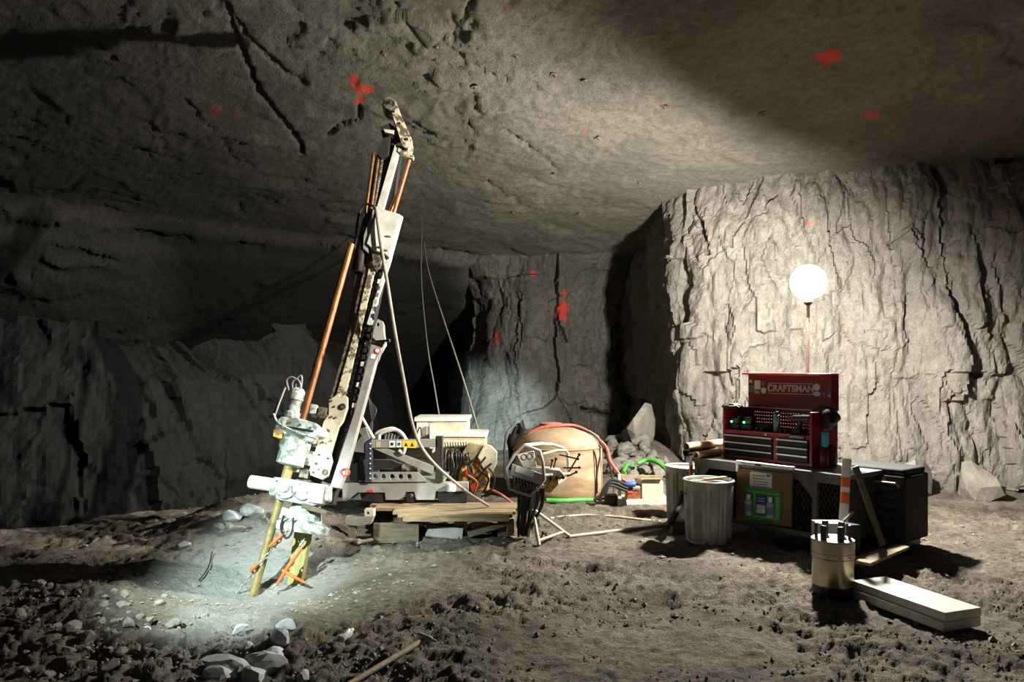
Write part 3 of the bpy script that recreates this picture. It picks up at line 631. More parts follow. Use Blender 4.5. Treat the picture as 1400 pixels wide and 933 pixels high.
for x, y in ((640, 646), (656, 636), (662, 660), (648, 666)):
    b = MB(); PP.disc(b, x, y, .04, .29, .05, 16); b.build('pump_fitting', (redlab, whitep, grime, whitep)[int(x) % 4], ym)

# hoses and cables hanging round the rig
def hose(name, pts, r, m, label, cat='hose', group=None, n=10, k=6):
    return tag(MB().tube(smooth_path(pts, k), r, n).build(name, m), label, cat, group)
hose('feed_hose', [MP(514, 284, .16), MP(520, 330, .22), MP(529, 385, .24), MP(540, 455, .2)]+[W(552, 520, 7.35), W(566, 588, 7.5), W(588, 628, 7.6), (W(632, 668, 7.7)), W(668, 692, 7.9)], .017, hosetan, 'thick dusty tan hose looping from mast cover to timber deck')
hose('roof_cable', [W(577, 300, 13.2), W(576, 380, 12), W(584, 470, 10.8), W(594, 530, 10), W(601, 572, 9.6)], .010, cablegrey, 'thin grey cable hanging straight from roof to the cream cabinet', 'cable')
hose('roof_cable', [W(579, 330, 13.6), W(586, 372, 12.4), W(604, 430, 11.2), W(632, 515, 10.2), W(655, 592, 9.7)], .013, hosetan, 'pale bowed cable hanging from roof to the lower cabinet edge', 'cable')

# drill rod and anchor gear at the collar
rd = thing('drill_rod', rodpt(815), 'long rusty drill rod running through the rig head into the floor', 'drill rod')
MB().cyl(rodpt(334), rodpt(575), .034, n=18).build('upper_rod', rodm, rd)
MB().cyl(rodpt(575), rodpt(660), .045, n=18).build('rod_collar', rodlow, rd)
MB().cyl(rodpt(660), rodpt(828), .036, n=18).build('lower_rod', rodlow, rd)
post = MP.plate(MB(), [(403, 722), (424, 727), (410, 806), (391, 800)], .02, .12).build('timber_prop', timberpost, bevel=.008)
tag(post, 'square muddy timber prop under the mast foot', 'timber prop')
def chain(name, pts, label, hooks):
    t = thing(name, pts[-1], label, 'chain')
    P = smooth_path(pts, 20); L = [0]
    for a, b in zip(P[:-1], P[1:]): L.append(L[-1]+(b-a).length)
    n = int(L[-1]/.040); j = 0
    for i in range(n):
        s_ = (i+.5)/n*L[-1]
        while L[j+1] < s_: j += 1
        c = P[j].lerp(P[j+1], (s_-L[j])/(L[j+1]-L[j])); d = (P[j+1]-P[j]).normalized()
        u = NM-d*NM.dot(d); u.normalize(); w = d.cross(u)
        if i % 2: u = w
        ring = [c+d*(.028*math.cos(a))+u*(.014*math.sin(a)) for a in [2*math.pi*q/10 for q in range(10)]]
        MB().tube(ring, .0055, 6, closed=True).build('chain_link', chainm, t)
    for a, b_, r in hooks: MB().tube([a, (a+b_)/2+NM*.02, b_], [r*.8, r, r*.6], 10).build('orange_binder', orangep, t)
    return t
chain('binder_chain', [MP(396, 722, .26), MP(372, 752, .24), MP(345, 785, .22), MP(322, 816, .2)], 'galvanised chain with orange binder running left from the rod', [(MP(388, 730, .29), MP(368, 748, .29), .018), (MP(352, 772, .26), MP(342, 782, .26), .016)])
chain('binder_chain', [MP(416, 738, .2), MP(404, 762, .2), MP(390, 785, .2), MP(374, 806, .2)], 'galvanised chain with crossed orange handles beside the timber prop', [(MP(412, 750, .24), MP(378, 800, .24), .018), (MP(386, 780, .25), MP(417, 797, .25), .016)])
# ------------------------------------------------------------------ more materials
zinc = mat('galvanised_zinc', rgb(186, 187, 184), .5, .2, col2=rgb(134, 134, 130), scale=9, bump=.15, stretch=(1, 1, .4))
redp = mat('red_chest_paint', rgb(150, 26, 36), .35, col2=rgb(128, 20, 30), scale=4)
drawerblk = mat('black_drawer_paint', rgb(16, 16, 18), .5, spec=.25)
silver = mat('silver_trim', rgb(186, 186, 184), .35, .6)
benchm = mat('bench_grey_steel', rgb(96, 97, 96), .55, .2, col2=rgb(74, 74, 72), scale=7)
cardb = mat('cardboard', rgb(132, 104, 70), .85, col2=rgb(112, 86, 58), scale=6)
tubecard = mat('cardboard_tube', rgb(204, 176, 128), .8, col2=rgb(176, 148, 104), scale=8)
greenp = mat('green_board', rgb(52, 150, 62), .45)
greenlt = mat('light_green_board', rgb(110, 190, 96), .5)
greenh = mat('green_hose', rgb(84, 176, 72), .5, col2=rgb(66, 144, 60), scale=8)
bluep = mat('blue_label', rgb(58, 84, 160), .5)
tankm = mat('tan_tank_plastic', rgb(184, 166, 138), .6, col2=rgb(138, 106, 70), scale=2.0, bump=.1, stretch=(1, 1, 2.5))
pinkh = mat('pink_hose', rgb(190, 112, 96), .5, col2=rgb(150, 80, 66), scale=12)
palehose = mat('pale_hose', rgb(196, 186, 160), .6, col2=rgb(160, 150, 126), scale=9)
pvc = mat('pale_tank_plastic', rgb(226, 214, 182), .5, col2=rgb(200, 182, 140), scale=8)
cyan = mat('cyan_plastic', rgb(60, 180, 214), .4)
greenled = mat('green_led', rgb(60, 255, 110), .4, emit=(0.1, 1, .25, 1), estr=6)
brightsteel = mat('machined_steel', rgb(186, 178, 158), .30, .9, col2=rgb(160, 150, 128), scale=5, stretch=(1, 1, .2))
tarpm = mat('black_tarp', rgb(22, 22, 24), .6, col2=rgb(34, 33, 33), scale=6, bump=.4, bscale=12)
graypanel = mat('lilac_grey_panel', rgb(150, 150, 160), .45)
reflw = mat('reflective_white', rgb(244, 244, 248), .2, 0, coat=.6)
reflo = mat('reflective_orange', rgb(250, 120, 56), .25, 0, coat=.6)
M_RUB = rock_mat('rubble_rock', rgb(134, 129, 120), rgb(166, 160, 149), rgb(104, 100, 93), sc=3, bumps=.4)
M_PALE = rock_mat('pale_slurry_rock', rgb(182, 187, 187), rgb(218, 222, 220), rgb(150, 154, 153), sc=3, bumps=.3)

def G(px, py, lift=0.0):
    """point on the floor seen at a photo pixel"""
    d = CAMZ/((py-HORIZON)/F)
    for _ in range(12):
        x = (px-700)/F*d; d = .5*d+.5*(CAMZ-floor_z(x, d))/((py-HORIZON)/F)
    x = (px-700)/F*d
    return Vector((x, d, floor_z(x, d)+lift))
def GZ(x, y, lift=0.0): return Vector((x, y, floor_z(x, y)+lift))

# ------------------------------------------------------------------ lamp tower behind the tool chest
lampb = GZ(LAMP.x-.02, LAMP.y, 0)
lt = thing('lamp_tower', lampb, 'glowing round work lamp on a slim pole behind the red chest', 'lamp')
pz = lambda f: lampb.lerp(Vector((LAMP.x, LAMP.y, LAMP.z-.2)), f)
MB().cyl(pz(0.02), pz(.62), .024, n=14).build('lower_pole', mat('orange_red_pole', rgb(196, 96, 60), .5, .2), lt)
MB().cyl(pz(.62), pz(1.0), .017, n=14).build('upper_pole', mat('pale_pole', rgb(190, 180, 165), .4, .4), lt)
MB().lathe(pz(.62), [(.028, -.03), (.034, -.02), (.034, .02), (.028, .03)], (0, 0, 1), 14).build('pole_clamp', darksteel, lt)
for k in range(3):
    a = 2*math.pi*k/3+.4; q = lampb+Vector((.5*math.cos(a), .5*math.sin(a), .02)); q.z = floor_z(q.x, q.y)+.02
    MB().cyl(pz(.28), q, .014).build('tripod_leg', darksteel, lt)
MB().lathe(Vector((LAMP.x, LAMP.y, LAMP.z-.26)), [(.018, 0), (.05, .03), (.05, .07), (.035, .09)], (0, 0, 1), 18).build('lamp_socket', darksteel, lt)
gm = bpy.data.materials.new('glowing_diffuser'); gm.use_nodes = True; nt = gm.node_tree; nt.nodes.clear()
eo = nt.nodes.new('ShaderNodeEmission'); eo.inputs[0].default_value = (1, .97, .90, 1); eo.inputs[1].default_value = 4
tr = nt.nodes.new('ShaderNodeBsdfTransparent'); ads = nt.nodes.new('ShaderNodeAddShader'); mo = nt.nodes.new('ShaderNodeOutputMaterial')
nt.links.new(eo.outputs[0], ads.inputs[0]); nt.links.new(tr.outputs[0], ads.inputs[1]); nt.links.new(ads.outputs[0], mo.inputs[0])
MB().lathe(LAMP, [(.195*math.sin(math.pi*k/16)+.001, -.195*math.cos(math.pi*k/16)) for k in range(17)], (0, 0, 1), 32).build('diffuser_globe', gm, lt)

# ------------------------------------------------------------------ tool chest
E = Vector((.57, -.8216, 0)); BK = Vector((.8216, .57, 0)); UPV = Vector((0, 0, 1))
C0 = Vector((2.29, 7.95, .80))
def cp(u, v, z): return C0+E*u+BK*v+UPV*z
RC = Matrix((E, BK, UPV)).transposed()
def cbox(name, u0, u1, v0, v1, z0, z1, m, parent, bevel=.004):
    return MB().box(cp((u0+u1)/2, (v0+v1)/2, (z0+z1)/2), (u1-u0, v1-v0, z1-z0), RC).build(name, m, parent, bevel=bevel)
CW, CD, CH = 1.07, .44, .53
chest = thing('tool_chest', cp(CW/2, CD/2, 0), 'red steel tool chest with black drawers and its lid standing open', 'tool chest')
cbox('side_panel', 0, .03, 0, CD, 0, CH, redp, chest); cbox('side_panel', CW-.03, CW, 0, CD, 0, CH, redp, chest)
cbox('bottom_panel', .03, CW-.03, 0, CD, 0, .03, redp, chest)
cbox('tray_floor', .03, CW-.03, .01, CD, .285, .30, drawerblk, chest)
cbox('front_rail', .03, CW-.03, 0, .03, .255, .30, redp, chest)
cbox('centre_post', .635, .685, 0, .03, .03, .255, redp, chest)
cbox('drawer_housing', .03, CW-.03, .04, CD-.02, .03, .28, drawerblk, chest)
hl = []
for i in range(30):
    for j in range(5):
        c = cp(.10+i*.030, CD-.02, .335+j*.036); hl.append([c+E*(.0075*math.cos(a))+UPV*(.0075*math.sin(a)) for a in [2*math.pi*q/6 for q in range(6)]])
MB().prism([cp(.03, CD-.02, .30), cp(CW-.03, CD-.02, .30), cp(CW-.03, CD-.02, CH-.01), cp(.03, CD-.02, CH-.01)], BK*.012, hl).build('pegboard', redp, chest)
cbox('top_trim', .03, CW-.03, CD-.03, CD, CH-.012, CH+.004, silver, chest)
for u0, u1 in ((.04, .630), (.690, 1.03)):
    for k in range(3):
        z1 = .248-k*.074
        d = cbox('drawer', u0, u1, -.012, .03, z1-.068, z1, drawerblk, chest)
        MB().prism([cp(u0, -.014, z1-.014), cp(u0, -.03, z1-.012), cp(u0, -.03, z1+.002), cp(u0, -.012, z1+.002)], E*(u1-u0)).build('drawer_pull', silver, d)
b = MB(); b.cyl(cp(.55, -.002, .277), cp(.55, -.01, .277), .012); b.build('lock', silver, chest)
nb = cbox('badge', .80, 1.0, -.006, .0, .262, .292, drawerblk, chest, 0)
text_mesh('CRAFTSMAN', .030, whitelab, 'lettering', nb, cp(.90, -.0075, .277), E, UPV, .001)
cbox('small_plate', .08, .18, -.004, 0, .272, .286, mat('dull_red_plate', rgb(180, 70, 70), .4), chest, 0)
lid = cbox('lid', .0, CW, CD-.005, CD+.02, CH+.0, CH+.36, redp, chest)
cbox('lid_lip', -.0, CW, CD-.115, CD+.02, CH+.36, CH+.378, mat('red_lid_edge', rgb(176, 62, 56), .35), lid)
cbox('lid_flange', CW-.015, CW, CD-.10, CD, CH+.03, CH+.36, redp, lid)
# lid badge: outlined name plate
for a0, a1, z0, z1 in ((.27, .80, CH+.155, CH+.160), (.27, .80, CH+.265, CH+.270), (.27, .275, CH+.155, CH+.27), (.795, .80, CH+.155, CH+.27)):
    cbox('badge_outline', a0, a1, CD-.009, CD-.004, z0, z1, whitelab, lid, 0)
text_mesh('CRAFTSMAN', .098, mat('silver_letters', rgb(214, 200, 200), .4), 'lettering', lid, cp(.535, CD-.008, CH+.212), E, UPV, .002, .003)
stm = mat('sticker_grey', rgb(110, 108, 106), .5)
def sticker(u, z, w, h, m, rnd_=False):
    if rnd_: 
        c = cp(u, CD-.007, CH+z); MB().prism([c+E*(w/2*math.cos(a))+UPV*(h/2*math.sin(a)) for a in [2*math.pi*q/20 for q in range(20)]], -BK*.003).build('sticker', m, lid)
    else: cbox('sticker', u-w/2, u+w/2, CD-.009, CD-.005, CH+z-h/2, CH+z+h/2, m, lid, 0)
sticker(.035, .285, .035, .035, whitelab); sticker(.05, .20, .09, .08, stm); sticker(.125, .245, .075, .10, whitelab); sticker(.20, .26, .05, .05, stm, True)
sticker(.12, .165, .06, .035, mat('pink_sticker', rgb(210, 150, 150), .5)); sticker(.205, .185, .07, .07, whitelab, True)
sticker(.845, .235, .075, .075, whitelab, True); sticker(.845, .165, .085, .05, whitelab, True); sticker(.93, .165, .06, .035, mat('olive_sticker', rgb(120, 104, 50), .5), True)
sticker(1.015, .205, .11, .11, stm, True); sticker(1.02, .235, .06, .04, whitelab); sticker(1.01, .155, .09, .05, whitelab, True)
# things lying in the tray
z0 = C0.z+.30
def can_thing(name, base, r, h, m, label, cat, capm=None):
    t = thing(name, base, label, cat)
    MB().lathe(base, [(r*.94, 0), (r, .008), (r, h*.86), (r*.62, h*.93)], (0, 0, 1), 18).build('can_body', m, t)
    MB().lathe(base+Vector((0, 0, h*.93)), [(r*.55, 0), (r*.55, h*.12), (r*.4, h*.15)], (0, 0, 1), 14).build('cap', capm or m, t)
    return t
can_thing('spray_can', cp(.61, .10, .302), .036, .20, mat('can_grey', rgb(130, 138, 150), .35, .3, col2=rgb(90, 96, 110), scale=12), 'grey spray can standing upright in the chest tray', 'spray can', blackrub)
def charger(u, label):
    t = thing('battery_charger', cp(u, .12, .302), label, 'charger')
    cbox('charger_base', u-.07, u+.07, .05, .19, .302, .36, blackrub, t, .01)
    cbox('battery', u-.045, u+.045, .07, .16, .36, .44, blackrub, t, .01)
    MB().lathe(cp(u-.02, .045, .385), [(.004, 0), (.011, .004), (.011, .014)], -BK, 12).build('indicator_light', greenled, t)
    return t
charger(.11, 'black battery charger with green light nearest the chest left side'); charger(.27, 'black battery charger with green light beside the peg holes')
t = thing('cordless_drill', cp(.83, .12, .302), 'black cordless drill lying at the right of the tray', 'drill')
cbox('battery', .80, .90, .06, .16, .302, .36, blackrub, t, .008); MB().cyl(cp(.85, .11, .35), cp(.87, .11, .44), .024).build('grip', blackrub, t); MB().cyl(cp(.80, .11, .455), cp(.98, .11, .465), .034).build('motor_housing', blackrub, t); MB().cyl(cp(.72, .11, .452), cp(.80, .11, .455), .018, .026).build('chuck', darksteel, t)
tag(cbox('tool_case', .36, .53, .12, .24, .302, .365, mat('dark_case', rgb(34, 38, 34), .5), None, .01), 'low dark tool case in the middle of the tray', 'case')
for k, u in enumerate((.40, .46, .68, .74)):
    tag(MB().lathe(cp(u, .06, .302), [(.022, 0), (.024, .004), (.024, .035), (.018, .04)], (0, 0, 1), 14).build('socket', darksteel), ('small dark socket left of the tray case front', 'small dark socket in front of the tray case', 'small dark socket just right of the spray can', 'small dark socket next to the cordless drill')[k], 'socket')
def blob(name, c, size, m, label, cat, seed, amp=.25, parent=None, sub=3, kind=None):
    bm = bmesh.new(); bmesh.ops.create_icosphere(bm, subdivisions=sub, radius=1)
    V = np.array([v.co[:] for v in bm.verts]); n = fbm(V[:, 0]*1.7+seed, V[:, 1]*1.7+V[:, 2]*1.3, 3, seed); n2 = fbm(V[:, 2]*3+seed, V[:, 0]*3-V[:, 1]*2, 2, seed+7)
    mb = MB(); S = Vector(size)
    mb.v = [Vector(c)+Vector((v[0]*S.x, v[1]*S.y, v[2]*S.z))*(1+amp*a+amp*.4*a2) for v, a, a2 in zip(V, n, n2)]
    mb.f = [[v.index for v in f.verts] for f in bm.faces]; bm.free()
    o = mb.build(name, m, parent, ang=60)
    if label: tag(o, label, cat)
    return o
blob('black_glove', cp(.06, .08, CH+.02), (.11, .09, .03), tarpm, 'black work glove draped over the chest top left corner', 'glove', 21)
blob('black_jacket', cp(CW-.01, .24, CH-.06), (.11, .20, .11), tarpm, 'black jacket bunched over the chest top right corner', 'jacket', 22)
can_thing('paint_bottle', cp(CW+.06, .12, .20), .035, .16, cyan, 'cyan bottle with red cap beside the chest right side', 'bottle', redlab)
for k, (v, h) in enumerate(((.10, .19), (.24, .22))):
    t = thing('gas_cylinder', cp(CW+.06, v, .0), ('dark red cylinder under the cyan bottle beside the chest', 'taller dark red cylinder behind the cyan bottle')[k], 'cylinder')
    MB().lathe(cp(CW+.06, v, .0), [(.04, 0), (.045, .01), (.045, h*.85), (.03, h*.95)], (0, 0, 1), 18).build('cylinder_body', mat('dark_red_paint', rgb(110, 20, 26), .4), t)
    MB().cyl(cp(CW+.06, v, h*.95), cp(CW+.06, v, h), .014).build('valve', darksteel, t)

# ------------------------------------------------------------------ work bench under the chest
EB = Vector((.606, -.795, 0)).normalized(); NB = Vector((-EB.y*-1, 0, 0)); NB = Vector((EB.y, -EB.x, 0)).normalized()
P0 = Vector((1.97, 7.90, 0))
def bp(u, v, z): return P0+EB*u-NB*v+UPV*z
RB = Matrix((EB, -NB, UPV)).transposed()
def bbox(name, u0, u1, v0, v1, z0, z1, m, parent, bevel=.003):
    return MB().box(bp((u0+u1)/2, (v0+v1)/2, (z0+z1)/2), (u1-u0, v1-v0, z1-z0), RB).build(name, m, parent, bevel=bevel)
BL = 1.70
bench = thing('work_bench', bp(BL/2, .35, 0), 'grey steel work bench with expanded mesh panels under the red chest', 'bench')
bbox('bench_top', -.02, BL+.02, -.02, .80, .755, .797, benchm, bench)
for u in (0, .68, 1.36, BL-.05):
    bbox('leg', u, u+.05, 0, .05, -.08, .755, benchm, bench); bbox('leg', u, u+.05, .76, .81, -.08, .755, benchm, bench)
for v in (0, .76):
    bbox('top_rail', 0, BL, v, v+.05, .70, .755, benchm, bench); bbox('bottom_rail', 0, BL, v-.002, v+.048, .17, .22, benchm, bench)
bbox('dark_backing', .02, BL-.02, .74, .755, .2, .74, tarpm, bench)  # sheet added so the view through the mesh stays dark
for u in (.0, BL-.02): bbox('dark_end_sheet', u, u+.015, .05, .75, .2, .74, tarpm, bench)  # added like the backing, to close off the lit ground behind
bbox('lower_shelf', .02, BL-.02, .05, .76, .19, .205, darksteel, bench)
for u in (.05, 1.31): 
    s_ = 1 if u < 1 else -1
    MB().prism([bp(u, .01, .70), bp(u+s_*.14, .01, .70), bp(u, .01, .54)] if s_ > 0 else [bp(1.36, .01, .70), bp(1.22, .01, .70), bp(1.36, .01, .54)], -NB*.008).build('gusset', benchm, bench)
def mesh_panel(u0, u1, z0, z1):
    mb = MB(); sp = .042; h = z1-z0; sl = .5
    def seg(a, b):
        # clip in u
        (ua, za), (ub, zb) = a, b
        if max(ua, ub) <= u0 or min(ua, ub) >= u1: return
        f = lambda u: za+(zb-za)*(u-ua)/(ub-ua)
        if ua < u0: za, ua = f(u0), u0
        if ub < u0: zb, ub = f(u0), u0
        if ua > u1: za, ua = f(u1), u1
        if ub > u1: zb, ub = f(u1), u1
        if abs(ua-ub) > 1e-4: mb.cyl(bp(ua, .025, za), bp(ub, .025, zb), .0035, n=4, caps=False)
    k = u0-h*sl
    while k < u1+h*sl:
        seg((k, z0), (k+h*sl, z1)); seg((k, z0), (k-h*sl, z1)); k += sp
    o = mb.build('expanded_mesh', darksteel, bench); o['kind'] = 'stuff'; return o
mesh_panel(.05, .68, .22, .70); mesh_panel(.73, 1.36, .22, .70); mesh_panel(1.41, BL-.05, .22, .70)
BF = Plane(P0, NB)
cbp = BF.plate(MB(), [(1007, 640), (1083, 648), (1081, 721), (1006, 712)], .03, .02).build('cardboard_panel', cardb, bevel=.002)
tag(cbp, 'brown cardboard panel hung on the bench front behind the eyewash board', 'cardboard')
ws = thing('white_board', BF(1045, 640, .05), 'long white foam strip lying along the bench front edge', 'board')
BF.plate(MB(), [(1006, 630), (1083, 639), (1083, 643.5), (1008.5, 635), (1008, 645), (1006, 645)], .06, .05).build('strip', whitelab, ws, bevel=.001)
def btext(body, px, py, size, m, parent, off): return text_mesh(body, size, m, 'lettering', parent, BF(px, py, off), EB, UPV, .0008)
btext('WDA', 1019, 634.3, .045, mat('grey_print', rgb(150, 150, 150), .6), ws, .063)
BF.plate(MB(), [(1032, 634.5), (1040, 635.3), (1040, 638), (1032, 637)], .0625, .003).build('dark_print', blacklab, ws)
sg = thing('notice', BF(1040, 668, .035), 'white notice with blue header above the eyewash board', 'sign')
BF.plate(MB(), [(1025, 647), (1027, 645), (1053, 648), (1055, 650), (1055, 667), (1053, 669), (1027, 666), (1025, 664)], .036, .006).build('notice_sheet', whitelab, sg)
BF.plate(MB(), [(1027, 664), (1053, 667), (1053, 668.4), (1027, 665.6)], .0375, .003).build('notice_band', bluep, sg)
BF.plate(MB(), [(1048, 649), (1053, 649.6), (1053, 652.5), (1048, 652)], .0375, .003).build('notice_band', bluep, sg)
for k, (x0, x1, y) in enumerate(((1029, 1046, 649.5), (1029, 1045, 653.5), (1029, 1050, 657.5), (1029, 1050, 661))):
    BF.plate(MB(), [(x0, y), (x1, y+(x1-x0)*.11), (x1, y+(x1-x0)*.11+1.1), (x0, y+1.1)], .0375, .003).build('text_line', stm, sg)
ew = thing('eyewash_station', BF(1043, 712, .035), 'green eyewash station board with blue leaflet on cardboard', 'eyewash station')
BF.plate(MB(), [(1018, 668), (1020, 666), (1066, 672), (1068, 674), (1067, 713), (1065, 715), (1019, 709), (1017, 707)], .042, .012).build('back_board', greenp, ew)
for pts in ([(1021, 670), (1065, 675.5), (1065, 678), (1021, 672.5)], [(1060, 680), (1065, 680.5), (1064, 711), (1059, 710.5)], [(1030, 674), (1033, 674.4), (1032, 706), (1029, 705.6)], [(1020, 703), (1060, 708.5), (1060, 711), (1020, 705.6)]):
    BF.plate(MB(), pts, .050, .008).build('moulded_rib', greenlt, ew)
lf = BF.plate(MB(), [(1034, 677), (1047, 678.6), (1046.5, 704), (1033.5, 702.3)], .052, .008).build('leaflet', bluep, ew)
BF.plate(MB(), [(1034.5, 690), (1046, 691.4), (1046, 703), (1034.2, 701.5)], .0535, .004).build('leaflet_text', whitelab, lf)
for y in (681, 684.5): BF.plate(MB(), [(1036, y), (1045, y+1), (1045, y+2), (1036, y+1)], .0535, .003).build('leaflet_line', whitelab, lf)
for k, (x, y0, y1) in enumerate(((1023.5, 676, 704), (1053, 680, 708))):
    t = thing('eyewash_bottle', BF(x, y1, .07), ('clear eyewash bottle on the left of the blue leaflet', 'clear eyewash bottle on the right of the blue leaflet')[k], 'bottle')
    h = (BF(x, y0, .07)-BF(x, y1, .07)).z
    MB().lathe(BF(x, y1, .07), [(.034, 0), (.037, .01), (.037, h*.66), (.018, h*.76)], (0, 0, 1), 18).build('bottle_body', mat('bottle_plastic', rgb(176, 186, 196), .25), t)
    MB().lathe(BF(x, y1, .07)+Vector((0, 0, h*.76)), [(.018, 0), (.020, .01), (.020, h*.2), (.012, h*.24)], (0, 0, 1), 14).build('cap', whitelab, t)
    MB().lathe(BF(x, y1, .07)+Vector((0, 0, h*.15)), [(.0378, 0), (.0378, h*.38)], (0, 0, 1), 18, False, False).build('label', mat('bottle_label', rgb(110, 120, 170), .5), t)
# cardboard core tubes on the left end
for k, (x0, y0, x1, y1, d0, d1, r_) in enumerate(((938, 617, 992, 617.5, 7.95, 8.45, .042), (951, 624.5, 985, 625, 7.80, 8.1, .036), (937.5, 626, 975, 626, 7.98, 8.3, .040))):
    a, b_ = W(x0, y0, d0), W(x1, y1, d1); a.z = max(a.z, .797+r_); b_.z = max(b_.z, .797+r_)
    if k == 0: a.z = b_.z = .797+.11
    ax = (b_-a); ln = ax.length
    o = MB().lathe(a, [(r_*.84, ln), (r_*.84, 0.0), (r_, 0), (r_, ln), (r_*.84, ln)], ax, 24, False, False).build('core_tube', tubecard if k < 2 else mat('dark_tube', rgb(70, 58, 44), .7))
    tag(o, ('pale cardboard tube on top of the stack at the bench end', 'short pale cardboard tube at the front of the tube stack', 'dark tube underneath at the left of the tube stack')[k], 'tube')

# ------------------------------------------------------------------ bins
def make_bin(base, label):
    t = thing('metal_bin', base, label, 'bin', 'galvanised bins')
    base = Vector(base); H = .62
    N_ = 96
    fl = lambda i, a: (.009*(1 if math.sin(a*24) > 0 else -1)*(1 if 2 <= i <= 5 else 0))
    MB().lathe(base, [(.205, 0), (.212, .012), (.214, .06), (.216, .08), (.234, H-.10), (.237, H-.075), (.240, H-.05), (.240, H)], (0, 0, 1), N_, True, False, fl).build('bin_body', zinc, t, ang=50)
    ring = [base+Vector((.243*math.cos(a), .243*math.sin(a), H)) for a in [2*math.pi*k/40 for k in range(40)]]
    MB().tube(ring, .011, 8, closed=True).build('rim', zinc, t)
    MB().tube([base+Vector((.214*math.cos(a), .214*math.sin(a), .02)) for a in [2*math.pi*k/40 for k in range(40)]], .009, 8, closed=True).build('base_ring', zinc, t)
    for s_ in (-1, 1):
        MB().tube([base+Vector((s_*(.236+.035*math.sin(math.pi*k/8)), -.07+.14*k/8, H-.13)) for k in range(9)], .006, 6).build('handle', darksteel, t)
    MB().lathe(base+Vector((0, 0, H-.06)), [(.236, 0), (.20, .035), (.10, .05), (.002, .055)], (0, 0, 1), 32, False, True).build('liner', mat('bag_liner', rgb(206, 202, 190), .6, col2=rgb(150, 146, 134), scale=9, bump=.5, bscale=14), t)
    return t
binA = make_bin(G(968.5, 741), 'fluted galvanised bin standing in front, nearer the eyewash board')
fb = G(938, 709); copy_tree(binA, fb, None, 'fluted galvanised bin half hidden behind the nearer one')
bA = ORG[binA.name]
t = thing('marker_post', fb+Vector((.10, -.02, .60)), 'orange and white banded marker post sticking up from the rear bin', 'marker post')
mb0 = W(944.5, 660, 8.05); 
for k, (ya, yb, m) in enumerate(((628, 637, reflw), (637, 647, reflo), (647, 653, mat('amber_band', rgb(245, 170, 60), .4)), (653, 668, reflw))):
    MB().cyl(W(944.5, yb, 8.05), W(944.8, ya, 8.05), .022, n=14).build('band', m, t)
for k, (x0, y0, x1, y1) in enumerate(((950, 659, 988, 652), (962, 661, 992, 657))):
    a, b_ = W(x0, y0, 7.2), W(x1, y1, 7.35); a.z = b_.z = bA.z+.63+.02*k
    tag(MB().box((a+b_)/2, ((b_-a).length, .05, .012), Matrix.Rotation(math.atan2((b_-a).y, (b_-a).x), 3, 'Z')).build('wood_scrap', wood, bevel=.002), ('thin wood scrap lying across the nearer bin', 'short upper wood scrap on the nearer bin')[k], 'wood scrap')
tag(MB().tube(smooth_path([W(934, 672, 7.62), W(930, 690, 7.6), W(920, 708, 7.58), G(914, 724, .03)]), [.035]*12+[.04]*6+[.03], 10).build('rubber_pipe', blackrub), 'black rubber pipe leaning between the two bins', 'pipe')
tag(MB().box(G(928, 730, .07), (.16, .12, .14)).build('wood_block', wooddark, bevel=.006), 'dark wooden block on the floor beside the nearer bin', 'block')

# ------------------------------------------------------------------ machined steel canister in the foreground
sb = G(1138.5, 813)
t = thing('steel_canister', sb, 'shiny steel canister with black foot and upright black lugs', 'canister')
MB().lathe(sb, [(.142, 0), (.146, .01), (.146, .085)], (0, 0, 1), 48, True, True).build('rubber_foot', blackrub, t, bevel=.002)
MB().lathe(sb+Vector((0, 0, .085)), [(.150, 0), (.151, .004), (.151, .205), (.148, .208)], (0, 0, 1), 64).build('lower_body', brightsteel, t)
MB().lathe(sb+Vector((0, 0, .293)), [(.151, 0), (.158, .006), (.158, .040), (.1545, .043), (.1545, .047), (.158, .050), (.158, .128), (.154, .132)], (0, 0, 1), 64).build('upper_band', brightsteel, t)
MB().lathe(sb+Vector((0, 0, .425)), [(.156, 0), (.156, .006), (.150, .010)], (0, 0, 1), 64).build('top_plate', mat('pale_top', rgb(214, 206, 190), .5), t)
for k in range(6):
    a = math.radians(200+k*60+14); c = sb+Vector((.118*math.cos(a), .118*math.sin(a), .435))
    MB().box(c+Vector((0, 0, .055)), (.022, .046, .11), Matrix.Rotation(a, 3, 'Z')).build('lug', blackrub, t, bevel=.004)
for k in range(3):
    a = math.radians(235+k*30); MB().lathe(sb+Vector((.158*math.cos(a), .158*math.sin(a), .315)), [(.005, 0), (.005, .004)], (math.cos(a), math.sin(a), 0), 8).build('set_screw', darksteel, t)
tag(MB().box(W(1133, 727, 5.98), (.22, .16, .16)).build('grey_carton', mat('grey_carton_card', rgb(150, 150, 146), .8), bevel=.003), 'pale grey carton standing behind the steel canister', 'box')
cb_ = W(1133, 727, 5.98)
tag(MB().box((cb_.x, cb_.y, (cb_.z-.08)/2), (.20, .16, cb_.z-.08)).build('black_crate', tarpm, bevel=.006), 'low black crate under the pale grey carton', 'crate')
tag(MB().cyl(W(1150, 716, 6.0), W(1166, 701, 6.05), .012, n=8).build('wood_peg', wood), 'short wooden peg leaning by the reflective tube', 'peg')
